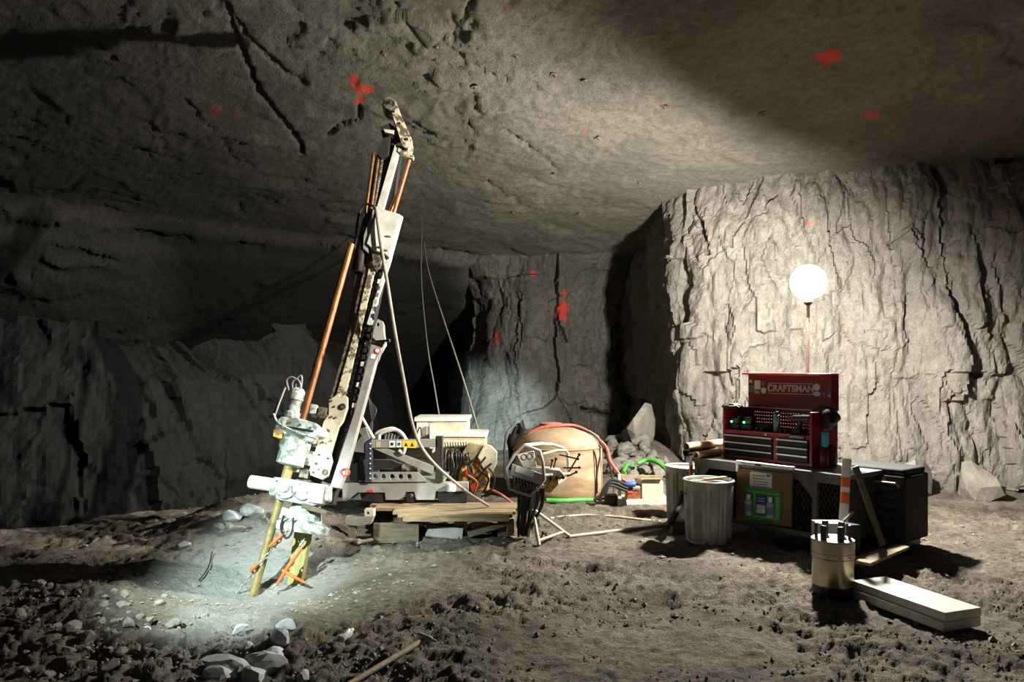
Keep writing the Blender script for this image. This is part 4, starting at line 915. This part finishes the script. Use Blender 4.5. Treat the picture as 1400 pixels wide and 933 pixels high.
# reflective tube
ta, tb = W(1153, 713, 6.25), W(1158, 628, 6.35)
t = thing('reflective_tube', ta, 'bright white and orange reflective tube standing at the bench end', 'tube')
for k, (f0, f1, m) in enumerate(((0, .28, reflw), (.28, .46, reflo), (.46, .54, reflw), (.54, .70, reflo), (.70, 1.0, reflw))):
    MB().cyl(ta.lerp(tb, f0), ta.lerp(tb, f1), .037, n=24).build('band', m, t)
tag(MB().box((ta.x+.02, ta.y+.02, ta.z/2-.01), (.2, .16, ta.z-.02)).build('tube_stand', tarpm, bevel=.006), 'dark box the reflective tube stands on', 'box')
# white painted boards at lower right
def board(name, p, q, w, h, m, label, z=0.0, cat='board'):
    d = (q-p); d.z = 0; L = d.length; a = math.atan2(d.y, d.x); c = (p+q)/2; 
    zz = max(floor_z(p.x, p.y), floor_z(q.x, q.y), floor_z(c.x, c.y))
    return tag(MB().box((c.x, c.y, zz+z+h/2), (L, w, h), Matrix.Rotation(a, 3, 'Z')).build(name, m, bevel=.004), label, cat)
p = G(1160, 815); q = G(1290, 868)
dv = (q-p).normalized(); nv_ = Vector((-dv.y, dv.x, 0)); 
board('white_board', p+nv_*.17, q+nv_*.17, .34, .065, whitep, 'lower white painted board at the bottom right corner', 0)
board('white_board', p+nv_*.18+dv*.02, q+nv_*.18, .33, .06, whitep, 'upper white painted board stacked at the bottom right corner', .068)
p2 = G(1168, 798); q2 = G(1212, 786)
board('wood_plank', p2+Vector((0, .1, 0)), q2+Vector((.1, .16, 0)), .10, .03, wood, 'bare wood plank lying behind the white boards', .13)
board('wood_plank', G(1188, 806)+Vector((0, .10, 0)), G(1235, 786)+Vector((.1, .2, 0)), .12, .025, wood, 'bare wood plank angled across the white boards', .165)
# dark clutter at the right edge
t = thing('compressor', (3.62, 7.12, 0), 'black boxed machine standing beside the bench right end', 'compressor')
matb = mat('matt_black', rgb(20, 20, 21), .8, col2=rgb(32, 31, 30), scale=8)
RK = Matrix.Rotation(-.9, 3, 'Z')
def kbox(name, c, size, m, bevel=.02): return MB().box(Vector((3.62, 7.12, 0))+RK @ Vector(c), size, RK).build(name, m, t, bevel=bevel)
kbox('housing', (0, 0, .45), (.62, .5, .62), matb); kbox('top_cover', (0, 0, .79), (.58, .46, .06), matb); kbox('skid_foot', (-.2, 0, .06), (.08, .5, .14), darksteel); kbox('skid_foot', (.2, 0, .06), (.08, .5, .14), darksteel)
for k in range(5): kbox('grille_slat', (0, -.255, .32+k*.08), (.44, .02, .025), darksteel, .003)
MB().tube([Vector((3.62, 7.12, 0))+RK @ Vector(v) for v in ((-.26, -.27, .66), (-.26, -.34, .70), (.26, -.34, .70), (.26, -.27, .66))], .012, 8).build('pull_bar', steel, t)
for k in range(3): MB().lathe(Vector((3.62, 7.12, 0))+RK @ Vector((-.12+.12*k, -.25, .72)), [(.012, 0), (.018, .012)], RK @ Vector((0, -1, 0)), 10).build('knob', silver, t)
tag(MB().box((W(1188, 692, 6.3)), (.05, .03, .72), Matrix.Rotation(math.radians(-19), 3, 'Y')).build('leaning_bar', wooddark, bevel=.003), 'weathered wooden bar leaning at the right edge', 'bar')
tag(MB().prism([G(1176, 745, .03), G(1205, 741, .04), G(1214, 732, .12), G(1186, 730, .12)], (0, .02, .015)).build('red_sheet', mat('dull_red_sheet', rgb(120, 56, 48), .6)), 'dull red sheet lying under the leaning bar', 'sheet')
tag(MB().cyl(W(1140, 640, 7.3), W(1160, 634, 7.5), .02).build('crowbar', redlab), 'red crowbar lying on the bench right end', 'crowbar')

# ------------------------------------------------------------------ timber deck in front of the skid
deck = thing('timber_deck', (-.75, 7.8, 0), 'low plywood and timber deck in front of the drill skid', 'deck')
for k in range(5):
    y0 = 7.36+k*.175; xl = -1.10-.13*k+.05*((k*7) % 3); xr = -.03+.035*k
    MB().box(((xl+xr)/2, y0+.085, .232+.003*(k % 2)), (xr-xl, .168, .035)).build('plank', wood, deck, bevel=.003)
for x in (-1.05, -.55, -.10): MB().box((x, 7.90, .11), (.10, .62, .205)).build('bearer', wooddark, deck, bevel=.004)
tag(MB().box((-1.18, 7.46, .08), (.46, .05, .20), Matrix.Rotation(.05, 3, 'Z')).build('kick_board', wooddark, bevel=.003), 'dark weathered board on edge at the deck left end', 'board')
t = thing('steel_channel', G(605, 741), 'short grey steel channel on the floor before the deck', 'steel channel')
a = G(581, 737, .02); b_ = G(632, 742, .02); dvv = (b_-a).normalized(); up_ = Vector((0, 0, 1))
MB().prism([a, a+up_*.085+Vector((0, .10, 0)), a+up_*.10+Vector((0, .10, 0)), a+up_*.018-Vector((0, .02, 0))], (b_-a)).build('web', palegrey, t)
MB().prism([a+up_*.085+Vector((0, .10, 0)), a+up_*.10+Vector((0, .10, 0)), a+up_*.06+Vector((0, .18, 0)), a+up_*.045+Vector((0, .18, 0))], (b_-a)).build('flange', palegrey, t)
a, b_ = G(640, 738, .05), W(702, 713, 7.5)
tag(MB().box((a+b_)/2, ((b_-a).length, .07, .05), Matrix(((b_-a).normalized(), Vector((0, 1, 0)), (b_-a).normalized().cross(Vector((0, 1, 0))))).transposed()).build('timber_beam', wooddark, bevel=.004), 'dark timber beam propped slanting against the deck right end', 'beam')
tag(MB().box(G(697, 732, .09), (.10, .09, .18)).build('wood_block', wood, bevel=.004), 'pale upright wooden block under the slanting beam', 'block')
t = thing('pale_bracket', W(492, 720, 7.6), 'pale grey bracket jutting out left of the timber deck', 'bracket')
PB = Plane((0, 7.5, 0), (0, -1, 0))
PB.plate(MB(), [(471, 708), (511, 706), (507, 717), (490, 720), (472, 718)], 0, .12).build('bracket_plate', palegrey, t, bevel=.004)
PB.plate(MB(), [(498, 697), (511, 697), (511, 707), (498, 707)], .0, .1, [pcirc(503, 702, 2, 10)]).build('bracket_lug', cream, t, bevel=.003)
PB.plate(MB(), [(476, 718), (486, 719), (486, 742), (476, 742)], -.02, .08).build('bracket_post', greysteel, t)

# ------------------------------------------------------------------ control stand
CP = Plane((0, 7.5, 0), (0, -1, 0))
cs = thing('control_stand', G(735, 742), 'white control panel stand with tubular guard on a tripod', 'control stand')
def ctube(name, pts, r, m, closed=False, sm=False, parent=cs):
    P = [CP(x, y, o_) for x, y, o_ in pts]
    return MB().tube(smooth_path(P) if sm else P, r, 10, closed=closed).build(name, m, parent)
ctube('guard_hoop', [(692, 641, .12), (703, 622, .12), (717, 609, .12), (738, 617, .12), (742, 632, .12), (744, 656, .12), (735, 668, .12), (724, 678, .12), (697, 668, .12), (693, 652, .12)], .018, palegrey, closed=True)
ctube('guard_hoop', [(718, 609, .10), (740, 607, .0), (755, 608, -.15), (770, 613, -.22), (776, 620, -.24), (778, 650, -.22), (762, 662, -.12), (740, 664, .06)], .018, cream)
ctube('guard_brace', [(742, 621, .10), (762, 616, -.05), (774, 616, -.2)], .014, cream)
ctube('guard_brace', [(744, 650, .10), (778, 648, -.22)], .014, cream)
CP.plate(MB(), [(706, 622), (730, 617), (734, 638), (716, 641)], .10, .05).build('instrument_panel', whitep, cs, bevel=.006)
for x, y in ((717, 625), (725, 624)):
    b = MB(); c = CP(x, y, .105); b.tube([c+Vector((.028*math.cos(a), 0, .028*math.sin(a))) for a in [2*math.pi*k/16 for k in range(16)]], .004, 6, closed=True); b.build('gauge_ring', greysteel, cs)
CP.plate(MB(), [(700, 635), (743, 650), (740, 664), (697, 650)], .14, .08).build('front_panel', graypanel, cs, bevel=.006)
CP.plate(MB(), [(706, 637), (731, 645), (729, 653), (704, 645)], .146, .01).build('panel_label', whitelab, cs)
CP.plate(MB(), [(722, 638), (766, 643), (772, 652), (745, 660)], .0, .16).build('valve_cover', whitep, cs, bevel=.008)
CP.plate(MB(), [(700, 650), (738, 663), (730, 674), (705, 668)], .06, .12).build('manifold', darksteel, cs)
for k in range(8):
    x = 703+k*4.2
    ctube('manifold_pipe', [(x, 652+k*1.3, .13), (x+1, 661+k*.8, .15), (x+3, 672, .10)], .010, grime)
CP.plate(MB(), [(742, 660), (762, 655), (764, 662), (752, 675), (744, 672)], .02, .1).build('valve_body', yellowgrease, cs, bevel=.005)
for (x0, y0, x1, y1) in ((757, 640, 760, 628), (753, 640, 755, 630), (765, 622, 790, 628), (770, 640, 792, 640), (775, 652, 788, 646), (778, 645, 792, 622), (745, 636, 736, 624)):
    b = MB(); b.cyl(CP(x0, y0, -.05), CP(x1, y1, .0), .008, n=8); b.cyl(CP(x1-.8, y1+1, .0), CP(x1+.8, y1-1.5, .0), .014, n=10); b.build('lever', blackrub, cs)
for k in range(6):
    b = MB(); CP.disc(b, 748+k*4.4, 655-k*.3, .018, .03, .04, 10); b.build('fitting', darksteel if k % 2 else yellowgrease, cs)
random.seed(5)
for k in range(14):
    x = 709+k*2.6; o_ = random.uniform(-.06, .08)
    MB().tube(smooth_path([CP(x, 668, o_), CP(x-1+random.uniform(-2, 2), 690, o_), CP(708+k*1.7+random.uniform(-2, 2), 715, o_), G(709+k*1.2, 733+random.uniform(-3, 3), .02)]), .014, 8).build('control_hose', blackrub, cs)
MB().cyl(CP(730, 664, .02), CP(728, 700, .02), .03).build('pedestal', palegrey, cs)
top_ = CP(728, 696, .03)
for px_, py_ in ((737, 748), (778, 735), (723, 737)):
    MB().cyl(top_, G(px_, py_, .015), .018, n=12).build('tripod_leg', cream, cs)
MB().cyl(top_.lerp(G(737, 748, .015), .88), top_.lerp(G(778, 735, .015), .85), .015).build('tripod_brace', cream, cs)

# ------------------------------------------------------------------ tank and gear behind
tc_ = Vector((.64, 10.25, floor_z(.64, 10.25)))
tank = thing('water_tank', tc_, 'tan domed plastic water tank with brown stains', 'tank')
MB().lathe(tc_, [(.60, 0), (.62, .02), (.625, .1), (.62, .66), (.61, .73), (.57, .80), (.46, .87), (.30, .925), (.15, .945), (.002, .95)], (0, 0, 1), 64).build('tank_shell', tankm, tank, ang=60)
MB().tube([tc_+Vector((.622*math.cos(a), .622*math.sin(a), .66)) for a in [2*math.pi*k/64 for k in range(64)]], .010, 8, closed=True).build('shell_seam', tankm, tank)
MB().lathe(tc_+Vector((-.10, -.05, .93)), [(.15, 0), (.16, .01), (.16, .05), (.12, .06)], (0, 0, 1), 24).build('lid', mat('pink_lid', rgb(176, 120, 100), .6), tank)
MB().tube(smooth_path([tc_+Vector((.10, -.30, .90)), tc_+Vector((.30, -.38, .80)), tc_+Vector((.47, -.43, .60)), tc_+Vector((.50, -.42, .25)), tc_+Vector((.50, -.42, .06))]), .012, 8).build('strap', blackrub, tank)
hose('tank_hose', [tc_+Vector((-.62, -.2, .62)), tc_+Vector((-.35, -.25, .89)), tc_+Vector((0, -.22, .96)), tc_+Vector((.30, -.18, .93)), tc_+Vector((.62, -.30, .70)), W(835, 632, 9.75), W(851, 655, 9.6), W(856, 668, 9.6)], .022, pinkh, 'pink hose draped over the tank top and down to the pump')
hose('tank_hose', [tc_+Vector((.0, -.12, .965)), tc_+Vector((.34, -.26, .90)), tc_+Vector((.56, -.32, .74)), tc_+Vector((.72, -.30, .30)), W(838, 676, 9.8), W(818, 684, 9.7)], .014, blackrub, 'thin black hose beside the pink one over the tank')
tag(MB().tube(smooth_path([G(747, 688, .03), G(770, 689, .035), G(790, 688, .035), G(814, 687, .03)]), .034, 12).build('flat_hose', greenh), 'thick green hose lying along the foot of the tank', 'hose')
tag(MB().tube(smooth_path([W(690, 655, 9.9), W(690, 610, 9.95), W(694, 590, 10.0), W(706, 582, 10.1), W(704, 590, 10.1), W(700, 600, 10.1)]), .014, 8).build('bent_pipe', darksteel), 'thin bent dark pipe standing left of the tank', 'pipe')
b = blob('rubber_mat', (W(715, 600, 11.2)), (.20, .14, .42), tarpm, 'black folded rubber sheet standing behind the tank left side', 'rubber sheet', 41, .35)
b.location.z -= .2
# pump set
PU = Plane((0, 9.5, 0), (0, -1, 0))
pu = thing('pump_set', (PU(878, 690).x, 9.6, 0), 'small cream pump set with blue cap on a low skid', 'pump')
PU.plate(MB(), [(849, 684), (915, 682), (915, 691), (849, 691)], 0, .4).build('skid_base', whitep, pu, bevel=.005)
PU.plate(MB(), [(845, 649), (849, 649), (850, 691), (845, 692)], .04, .05).build('upright', whitep, pu, bevel=.003)
PU.plate(MB(), [(850, 650), (906, 651), (906, 655), (850, 654)], .02, .05).build('top_rail', wood, pu)
PU.plate(MB(), [(877, 659), (880, 656), (904, 656), (907, 659), (907, 682), (904, 684), (880, 684), (877, 681)], -.02, .22).build('fuel_tank', pvc, pu, bevel=.012)
b = MB(); b.lathe(PU(856, 668, -.08), [(.04, 0), (.06, .02), (.06, .16), (.05, .18)], (1, 0, 0), 20); b.build('motor', grime, pu)
PU.plate(MB(), [(857, 672), (876, 670), (876, 683), (856, 683)], -.03, .15).build('engine_block', orangerod, pu, bevel=.01)
b = MB(); b.lathe(PU(855, 663, .02), [(.03, 0), (.036, .01), (.036, .12), (.03, .13)], (1, 0, .05), 18); b.build('filter_cap', bluep, pu)
b = MB(); b.lathe(PU(858, 674, .03), [(.02, 0), (.024, .01), (.02, .06)], (1, 0, 0), 14); b.build('drain_plug', redlab, pu)
PU.plate(MB(), [(846, 682), (856, 684), (858, 694), (844, 694)], .05, .1).build('foot', darksteel, pu)
for k in range(3):
    MB().tube(smooth_path([PU(858, 664+k*4, .06), PU(838-k*2, 656+k*4, .08), PU(826+k, 668+k*3, .1), PU(820-k*4, 684, .12)]), .018, 8).build('suction_hose', blackrub, pu)
tag(MB().box(G(835, 689, .06), (.16, .14, .13)).build('pump_box', darksteel, bevel=.01), 'small dark box on the floor between tank and pump', 'box')
hose('air_hose', [W(852, 646, 10.9), W(858, 636, 11.1), W(866, 640, 11.2)], .03, greenh, 'short green hose end poking up behind the pump')
hose('air_hose', [W(872, 634, 11.0), W(886, 629, 11.0), W(900, 633, 10.8), W(912, 642, 10.6)], .035, greenh, 'green hose arching over the rubble behind the bins')
hose('floor_hose', [G(752, 711, .015), G(790, 707, .015), G(830, 708, .015), G(870, 712, .015), G(905, 716, .015)], .016, palehose, 'pale hose on the floor, the farther of two')
hose('floor_hose', [G(778, 736, .015), G(820, 731, .015), G(860, 726, .015), G(895, 722, .015), G(915, 716, .015)], .018, palehose, 'pale hose on the floor, the nearer of two running to the bins')
hose('floor_hose', [G(736, 706, .012), G(738, 722, .012), G(748, 735, .012), G(765, 741, .012)], .009, blackrub, 'thin black hose curling behind the tripod legs')
hose('floor_hose', [W(664, 668, 9.0), W(676, 672, 8.9), W(690, 680, 8.8), G(705, 694, .02)], .016, pinkh, 'pink hose running from the power pack to the floor')

# ------------------------------------------------------------------ rocks
def rock_mesh(seed, sub=2):
    bm = bmesh.new(); bmesh.ops.create_icosphere(bm, subdivisions=sub, radius=1)
    r_ = random.Random(seed); planes = [(Vector((r_.gauss(0, 1), r_.gauss(0, 1), r_.gauss(0, 1))).normalized(), r_.uniform(.5, .85)) for _ in range(11)]
    for v in bm.verts:
        for n, d in planes:
            e = v.co.dot(n)-d
            if e > 0: v.co -= n*e
    me = bpy.data.meshes.new('rock'); bm.to_mesh(me); bm.free()
    return me
RM = [rock_mesh(i) for i in range(10)]; RMP = [m_.copy() for m_ in RM]
for m_ in RM: m_.materials.append(M_RUB)
for m_ in RMP: m_.materials.append(M_PALE)
def rock(name, loc, size, seed, label, group=None, pale=False, rot=None):
    o = bpy.data.objects.new(name, (RMP if pale else RM)[seed % 10]); COL.objects.link(o)
    o.location = loc; o.scale = size; r_ = random.Random(seed*13+1); o.rotation_euler = rot or (r_.uniform(-.35, .35), r_.uniform(-.35, .35), r_.uniform(0, 6.28))
    ORG[o.name] = Vector(loc); return tag(o, label, 'rock', group)
c = W(872, 592, 12.9)
bl = rock('boulder', c, (.36, .30, .62), 4, 'large pale boulder slab leaning at the foot of the right pillar', rot=(.1, .12, .4))
random.seed(11)
for k in range(70):
    px_ = random.uniform(826, 938); py_ = 648-abs(random.gauss(0, 1))*15
    x = random.gauss(2.0, .38); y = random.gauss(12.2, .8); s_ = random.uniform(.06, .17)
    if x > 2.45 or x < 1.2: continue
    rock('rubble_rock', GZ(x, y, s_*.35), (s_*random.uniform(.8, 1.3), s_, s_*random.uniform(.6, .9)), k, 'broken grey rock in the muck pile at the pillar corner', 'rocks in the muck pile')
for k in range(85):
    px_ = min(random.uniform(20, 345), random.uniform(150, 420)); py_ = random.uniform(800, 925)
    if px_ > 250 and py_ > 845 and px_ > 330: continue
    p = G(px_, py_); s_ = random.choice((.018, .022, .03, .03, .04, .055))
    rock('gravel_stone', p+Vector((0, 0, s_*.3)), (s_*random.uniform(.9, 1.5), s_, s_*random.uniform(.6, .9)), k+100, 'small broken stone in the gravel heap at lower left', 'stones in the gravel heap')
for k, (x, y, sx, sy, sz) in enumerate(((315, 915, .14, .05, .03), (370, 915, .09, .06, .05), (385, 880, .05, .06, .045), (352, 905, .06, .03, .03), (378, 898, .06, .05, .03), (300, 928, .10, .04, .03), (345, 928, .06, .05, .04), (415, 930, .07, .03, .03), (390, 862, .04, .05, .04), (340, 885, .05, .02, .02), (328, 862, .05, .02, .02))):
    rock('slurry_rock', G(x, y, sz*.5), (sx*1.45, sy*1.6, sz*1.7), k+300, ('long pale slab at the bottom edge', 'largest pale lump at the bottom edge', 'rounded pale rock at the top of the pale trail', 'narrow pale sliver beside the long slab', 'flat pale rock in the middle of the trail', 'pale slab in the lower left of the trail', 'pale lump at the very bottom edge', 'pale wedge right of the pale trail', 'smallest pale rock nearest the drill collar', 'thin pale flake left of the trail', 'thin pale flake on the slope below the collar')[k], pale=True)
for k, (x, y, s_) in enumerate(((252, 749, .07), (345, 700, .12), (318, 712, .10), (362, 690, .13), (330, 722, .08), (232, 716, .06), (385, 708, .12), (300, 722, .06), (198, 866, .045), (210, 715, .05))):
    rock('loose_rock', G(x, y, s_*.3), (s_*1.3, s_, s_*.6), k+400, ('pale loose rock alone on the left slope', 'angular rock in the spoil behind the drill rod', 'flat rock at the left of the spoil', 'largest rock of the spoil behind the rod', 'low rock below the spoil', 'small dark rock at the far left', 'rock of the spoil nearest the rig clamp', 'small rock left of the spoil', 'pale square stone at the left edge', 'small stone beside the far left rock')[k], pale=k in (0, 1, 2, 3, 6, 8))
for k, (x, y, z, s_) in enumerate(((3.9, 10.9, .15, .28), (4.5, 10.6, .18, .33), (5.1, 10.5, .12, .25), (5.6, 10.2, .2, .36), (4.2, 10.4, .08, .16), (4.8, 10.1, .08, .18), (6.3, 9.9, .2, .4), (3.5, 11.1, .1, .2))):
    rock('wall_foot_rock', (x, y, z), (s_, s_*.8, s_*.9), k+500, 'fallen grey block at the foot of the lit wall, '+('behind the chest', 'behind the bench right end', 'right of the lamp pole', 'the biggest one in view', 'small and behind the chest', 'small and nearest the bench', 'far right, past the others', 'beside the tube stack')[k], 'blocks at the foot of the right wall')
# crumbs over the floor: nobody could count them
random.seed(9); mb = MB()
base = [Vector(v) for v in ((1, 0, 0), (-1, 0, 0), (0, 1, 0), (0, -1, 0), (0, 0, 1), (0, 0, -1))]
of = [(0, 2, 4), (2, 1, 4), (1, 3, 4), (3, 0, 4), (2, 0, 5), (1, 2, 5), (3, 1, 5), (0, 3, 5)]
NS = 9000; ys = np.exp(rng.uniform(math.log(3.6), math.log(10.5), NS)); xs = rng.uniform(-.85, .75, NS)*ys; zs = floor_base(xs, ys); clus = fbm(xs*1.2, ys*1.2, 3, 700)
for x, y, z, cc in zip(xs, ys, zs, clus):
    if cc < random.uniform(-.5, .3) or x < -4.2 or x > 5.0 or y > 9.6: continue
    s_ = random.uniform(.006, .016)*(1+.9*(random.random() > .92)); a = random.uniform(0, 6.28); R_ = Matrix.Rotation(a, 3, 'Z')
    mb.add([Vector((x, y, z+s_*.4))+R_ @ Vector((v.x*s_*random.uniform(.8, 1.6), v.y*s_*random.uniform(.7, 1.1), v.z*s_*random.uniform(.5, .8))) for v in base], of)
fc = mb.build('floor_crumbs', M_RUB, smooth=False, origin=(0, 6, 0)); tag(fc, 'loose rock crumbs scattered over the mine floor', 'rock crumbs', kind='stuff')
# long handled tool and scraps in the foreground
a, b_ = G(470, 948, .03), G(580, 884, .04)
t = thing('pick', b_, 'long dark-handled pick lying on the floor at the bottom edge', 'pick')
MB().tube([a, (a+b_)/2, b_], [.016, .018, .020], 10).build('handle', wood, t)
MB().tube(smooth_path([G(566, 878, .06), b_+Vector((0, 0, .02)), G(597, 889, .05)]), [.006]*3+[.018]*7+[.010]*3, 10).build('pick_head', mat('pale_worn_steel', rgb(170, 164, 150), .5, .5), t)
sc_ = G(474, 874, .03); dd = (G(486, 864)-G(462, 884)).normalized()
t = thing('crushed_bottle', sc_, 'pale crushed plastic bottle lying on the dark floor', 'bottle')
MB().lathe(sc_-dd*.08, [(.022, 0), (.028, .02), (.02, .05), (.028, .09), (.022, .12), (.010, .14)], dd, 14, flute=lambda i, a: .005*math.sin(3*a+i)).build('bottle_body', mat('pale_plastic', rgb(190, 190, 184), .4), t)
MB().lathe(sc_+dd*.06, [(.012, 0), (.012, .02)], dd, 12).build('cap', whitelab, t)
tag(MB().tube(smooth_path([G(487, 744, .02), G(497, 746, .04), G(515, 741, .03), G(538, 738, .03)]), [.03]*4+[.018]*8+[.012]*6+[.006], 8).build('splintered_branch', palehose), 'pale splintered piece of wood on the floor before the deck', 'wood')
tag(MB().tube(smooth_path([G(272, 796, .01), G(285, 780, .03), G(290, 762, .05)]), .006, 6).build('bent_wire', darksteel), 'short bent dark wire standing on the left slope', 'wire')

# ------------------------------------------------------------------ roof bolts, each a part of the roof
def on_roof(px_, py_):
    i = int(np.argmin((CPX-px_)**2+(CPY-py_)**2)); return Vector(CV[i])
proto = None
for px_, py_, s_ in ((760, 102, 1.1), (798, 111, .8), (817, 187, 1), (910, 145, 1.1), (1045, 156, 1.1), (793, 292, 1), (873, 248, 1), (900, 303, .7), (705, 76, .9), (758, 236, .9), (596, 62, 1), (690, 268, .9), (700, 290, .9), (1130, 205, .7), (650, 118, .9), (735, 322, .8), (525, 75, .8), (560, 290, .8)):
    c = on_roof(px_, py_)
    if proto is None:
        mb = MB(); mb.box((0, 0, -.012), (.15, .15, .012)); mb.lathe((0, 0, -.018), [(.05, 0), (.03, -.03)], (0, 0, 1), 10); mb.cyl((0, 0, -.03), (0, 0, -.08), .012, n=8)
        o = mb.build('roof_bolt', mat('rusty_bolt', rgb(110, 92, 78), .7, .1), ceil); proto = o.data
        o.modifiers.clear()
    else:
        o = bpy.data.objects.new('roof_bolt', proto); COL.objects.link(o); o.parent = ceil
    o.location = c+Vector((0, 0, -.005)); o.rotation_euler = (random.uniform(-.25, .25), random.uniform(-.2, .2), random.uniform(0, 3)); o.scale = (s_*.6, s_*.6, s_*.45)
